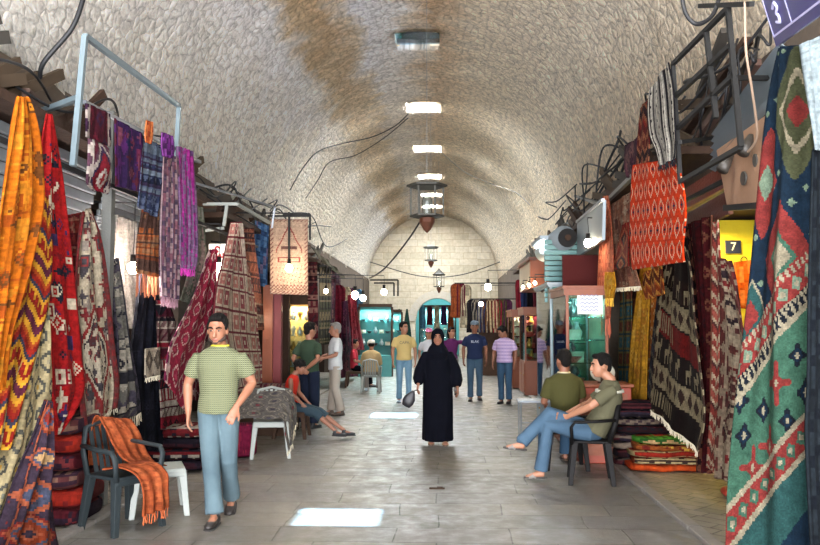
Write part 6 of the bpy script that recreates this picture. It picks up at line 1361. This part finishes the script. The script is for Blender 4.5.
# lit showcase and timber doors on the left
cabinet_l = empty('display_cabinet', 'brightly lit narrow showcase of jewellery on the left side', 'display cabinet', at_y(295, 372, 15.4)*1-V(0, 0, at_y(295, 372, 15.4).z))
q = MB(); q.b2((-.3, 0, 0), (.3, .4, .55)); q.build('base', M_wood, cabinet_l); q = MB(); q.b2((-.3, .38, .55), (.3, .4, 2.1)); q.build('back_panel', mat('gold_back', '#b08a50', .5), cabinet_l)
for sx in (-1, 1): q = MB(); q.b2((sx*.3-.03, 0, .55), (sx*.3+.03, .4, 2.1)); q.build('side_panel', M_wood, cabinet_l)
q = MB(); q.b2((-.36, -.03, 2.1), (.36, .43, 2.25)); q.build('cornice', M_oldw, cabinet_l); q = MB(); q.b2((-.27, .0, .56), (.27, .006, 2.1)); q.build('glass_pane', M_glass, cabinet_l)
area('cabinet_light', cabinet_l.location+Vector((0, .2, 2.08)), .5, .25, 34, (1, .8, .5))
for k in range(5):
    z = .58+.3*k; q = MB(); q.b2((-.27, .03, z), (.27, .37, z+.012)); q.build('shelf', M_glass, cabinet_l)
    for i in range(4): small_item(('necklace_stand', 'vase')[(i+k) % 2], (1, 4, 0)[(i+k) % 3], cabinet_l.location+Vector((-.2+.13*i, .16, z+.013)), 1.1, 'gold and ivory ornaments inside the narrow lit showcase', 'ornaments in the narrow lit showcase')
q = MB(); a = at_y(262, 380, 13.9); b = at_y(273, 292, 13.9); q.b2((a.x, 13.9, .02), (b.x, 14.0, 2.4)); root = q.build('door_frame_panel', M_wood2); props(rebase(root), 'bright orange timber door leaf left of the beige prayer rug', 'door')
q = MB(); q.b2((at_y(273, 380, 14).x, 13.95, .02), (at_y(281, 380, 14).x, 14.1, 2.6)); props(rebase(q.build('timber_post', mat('maroon_paint', '#6a1c20', .6))), 'maroon timber post beside the orange door leaf', 'post')
q = MB(); q.b2((at_y(281, 380, 15).x, 15.0, .02), (at_y(288, 380, 15).x, 15.2, 2.75)); props(rebase(q.build('timber_post', M_oldw)), 'dark timber post left of the lit showcase', 'post')
q = MB(); q.b2((at_y(265, 300, 15.3).x, 15.2, 2.25), (at_y(312, 300, 15.3).x, 15.4, 2.5)); props(rebase(q.build('timber_beam', M_oldw)), 'dark timber beam over the lit showcase', 'beam')
# teal shops far left, awnings, clothes far right
def kiosk(label, x, y, w, h, col, e, m):
    root = empty('shop_kiosk', label, 'kiosk', (x, y, 0)); q = MB(); q.b2((-w/2, .3, 0), (w/2, .35, h)); q.build('back_panel', m, root)
    for sx in (-1, 1): q = MB(); q.b2((sx*w/2-.03, 0, 0), (sx*w/2+.03, .35, h)); q.build('side_panel', M_oldw, root)
    q = MB(); q.b2((-w/2, -.1, h), (w/2, .35, h+.1)); q.build('roof', M_oldw, root); q = MB(); q.b2((-w/2, -.05, 0), (w/2, .3, .7)); q.build('counter', m, root)
    for k in range(3): q = MB(); q.b2((-w/2+.03, .05, 1.0+.4*k), (w/2-.03, .3, 1.02+.4*k)); q.build('shelf', M_glass, root)
    for k in range(3):
        for i in range(5): small_item(('vase', 'box', 'bowl')[(i+k) % 3], (0, 4, 3)[(i+k) % 3], Vector((x-w/2+.15+(w-.3)*i/4, y+.18, 1.025+.4*k)), 1.3, 'small wares on the shelves of ' + label.split(' with')[0], 'wares in ' + label.split(' with')[0])
    area('kiosk_light', (x, y+.02, h-.08), w*.8, .2, e, col); return root
M_teal = mat('teal_paint', '#3f7f80', .6)
kiosk('the teal kiosk with cyan light on the left', -2.25, 26.5, 1.1, 2.3, (.5, 1, 1), 60, M_teal); kiosk('the farther teal kiosk with cyan light', -2.2, 31, 1.2, 2.2, (.6, 1, 1), 60, M_teal)
cl = [('purple', '#3a2248'), ('navy', '#1c2440'), ('cream', '#a89a80'), ('maroon', '#5a1c2a'), ('black', '#17161c'), ('plum', '#4a2440'), ('grey', '#6a6864'), ('rust', '#8a4424'), ('olive', '#4a4a2c'), ('sky blue', '#4f7690'), ('brown', '#4a3020'), ('wine red', '#6a1a28')]
def garment(px, Y, w, z0, z1, ci, where, x=None, k=0):
    nm, col = cl[ci]; x0 = at_y(px, 300, Y).x if x is None else x
    rows = [(Vector((x0-w*.18, Y, z1)), Vector((x0+w*.18, Y, z1))), (Vector((x0-w*.45, Y, z1-.12)), Vector((x0+w*.45, Y, z1-.12))), (Vector((x0-w*.42, Y, (z0+z1)/2)), Vector((x0+w*.42, Y, (z0+z1)/2))), (Vector((x0-w*.5, Y, z0)), Vector((x0+w*.5, Y, z0)))]
    img = pattern(10, 20, ('stripes', 'plain', 'shawl')[k % 3], [col, col, '#%02x%02x%02x' % tuple(min(255, int(v*255*1.3)) for v in H(col))], k, 8, False)
    me, vs = drape_mesh('hanging_garment', rows, 10, 20, img, (3, .05), None, k); o = link_me('hanging_garment', me, M_wool, None, True); s = o.modifiers.new('t', 'SOLIDIFY'); s.thickness = .02
    return rebase(props(o, nm+' garment hanging '+where, 'garment'))
for k, (px, w, z0, z1, ci) in enumerate(((456, .42, 1.95, 3.15, 7), (461, .3, 2.0, 3.15, 3), (466, .42, 1.6, 3.1, 2))): garment(px, 28, w, z0, z1, ci, 'high on the end of the right row, ' + ('first', 'second', 'third')[k] + ' of three', k=k)
for k, ci in enumerate((4, 6, 1, 10, 2, 11, 8, 5)): garment(472+5*k, 26.6, .38, 1.45, 2.55, ci, 'in the row under the warm bulb of the far clothes shop', k=k)
for k, ci in enumerate((3, 0, 4, 5, 1, 0, 11, 10)):
    garment(0, 20.2+.8*k, .36, 1.0+.1*(k % 3), 3.1, ci, 'beside the second wooden cabinet, row place by the '+('kerb', 'wall')[k % 2]+('', ', farther', ', farthest', ', last')[k//2], x=2.42+.18*(k % 2), k=k+20)
for k, ci in enumerate((11, 2, 5, 9)): garment(338+6*k, 24+k, .5, 1.2, 2.9, ci, 'over the far left shops beyond the old man', k=k+40)
post_frame('hanging_rail', 'rail the far right garments hang from', 'rail', [(Vector((.4, 28, 3.16)), Vector((2.9, 28, 3.16)))], .04, M_iron); post_frame('hanging_rail', 'low rail in the far clothes shop', 'rail', [(Vector((.9, 26.6, 2.56)), Vector((2.9, 26.6, 2.56)))], .04, M_iron)
post_frame('hanging_rail', 'rail along the far right shops for dark garments', 'rail', [(Vector((2.5, 20, 3.12)), Vector((2.5, 26.2, 3.12))), (Vector((2.5, 20, 3.12)), Vector((2.9, 20, 3.12)))], .04, M_iron)
q = MB(); q.b2((1.2, 27.2, 0), (2.3, 27.3, 1.9)); props(rebase(q.build('door_panel', M_oldw)), 'brown framed doorway in the far clothes shop', 'door')
root = kiosk('the shop inside the end gateway with shelves', -.3, 44.6, 2.0, 2.7, (.7, 1, 1), 50, mat('pale_teal', '#6a9a9c', .7))
for k, ci in enumerate((9, 3, 2, 0, 7)): garment(0, 43.6, .3, 1.5+.2*(k % 2), 2.75, ci, 'inside the end gateway, ' + ('leftmost', 'second', 'middle', 'fourth', 'rightmost')[k] + ' of five', x=-1.1+.38*k, k=k+60)
post_frame('hanging_rail', 'rail inside the end gateway', 'rail', [(Vector((-3, 43.6, 2.77)), Vector((2.3, 43.6, 2.77)))], .03, M_iron)
# more kilims lining the left shops between the big ones
rug(HK, 'olive and brown kilim hanging behind the man in dark green', 'kilim', [(320, 262, 330, 264), (320, 300, 331, 300), (321, 345, 330, 344)], 'bands', ['#4a4a34', '#7a6a50', '#34302a'], X=-3.2, seed=151, p=6, border=False, cells=.05)
rug(HK, 'grey brown cloth awning edge over the far left stalls', 'awning', [(312, 246, 340, 272), (314, 252, 344, 276), (318, 258, 344, 279)], 'plain', ['#5f5a4c', '#4f4b40'], X=-3.1, seed=152, border=False, cells=.06, folds=(3, .05))
rug(HK, 'dark plum kilim facing the street beyond the olive one', 'kilim', [(330, 268, 341, 276), (330, 310, 341, 312), (331, 360, 341, 356)], 'scatter', ['#3a2030', '#5a3040', '#7a5a50'], X=-3.25, seed=153, p=6, border=False, cells=.05)
rug(HK, 'pale plastic sheeting lit from behind in the second left stall', 'sheet', [(116, 215, 134, 222), (114, 250, 136, 252), (118, 300, 150, 296), (124, 330, 146, 326)], 'plain', ['#a09a90', '#aaa49a'], X=-3.55, seed=154, border=False, folds=(3, .03))
# small things on the ground
q = MB(); q.box((0, 0, .008), (.16, .05, .012)); q.box((.03, .02, .014), (.06, .03, .01)); o = q.build('wood_scrap', M_oldw, bevel=.003); o.location = at_g(437, 489); props(o, 'small dark scrap lying in the middle of the street', 'scrap')
q = MB(); q.ball((0, 0, .05), (.07, .13, .05), 12, 8); o = q.build('shoe', mat('red_leather', '#8a2a1c', .5), None, True); q = MB()
o.location = at_g(729, 499); o.location.z = .02; props(o, 'tip of a red shoe showing beside the large carpet', 'shoe')
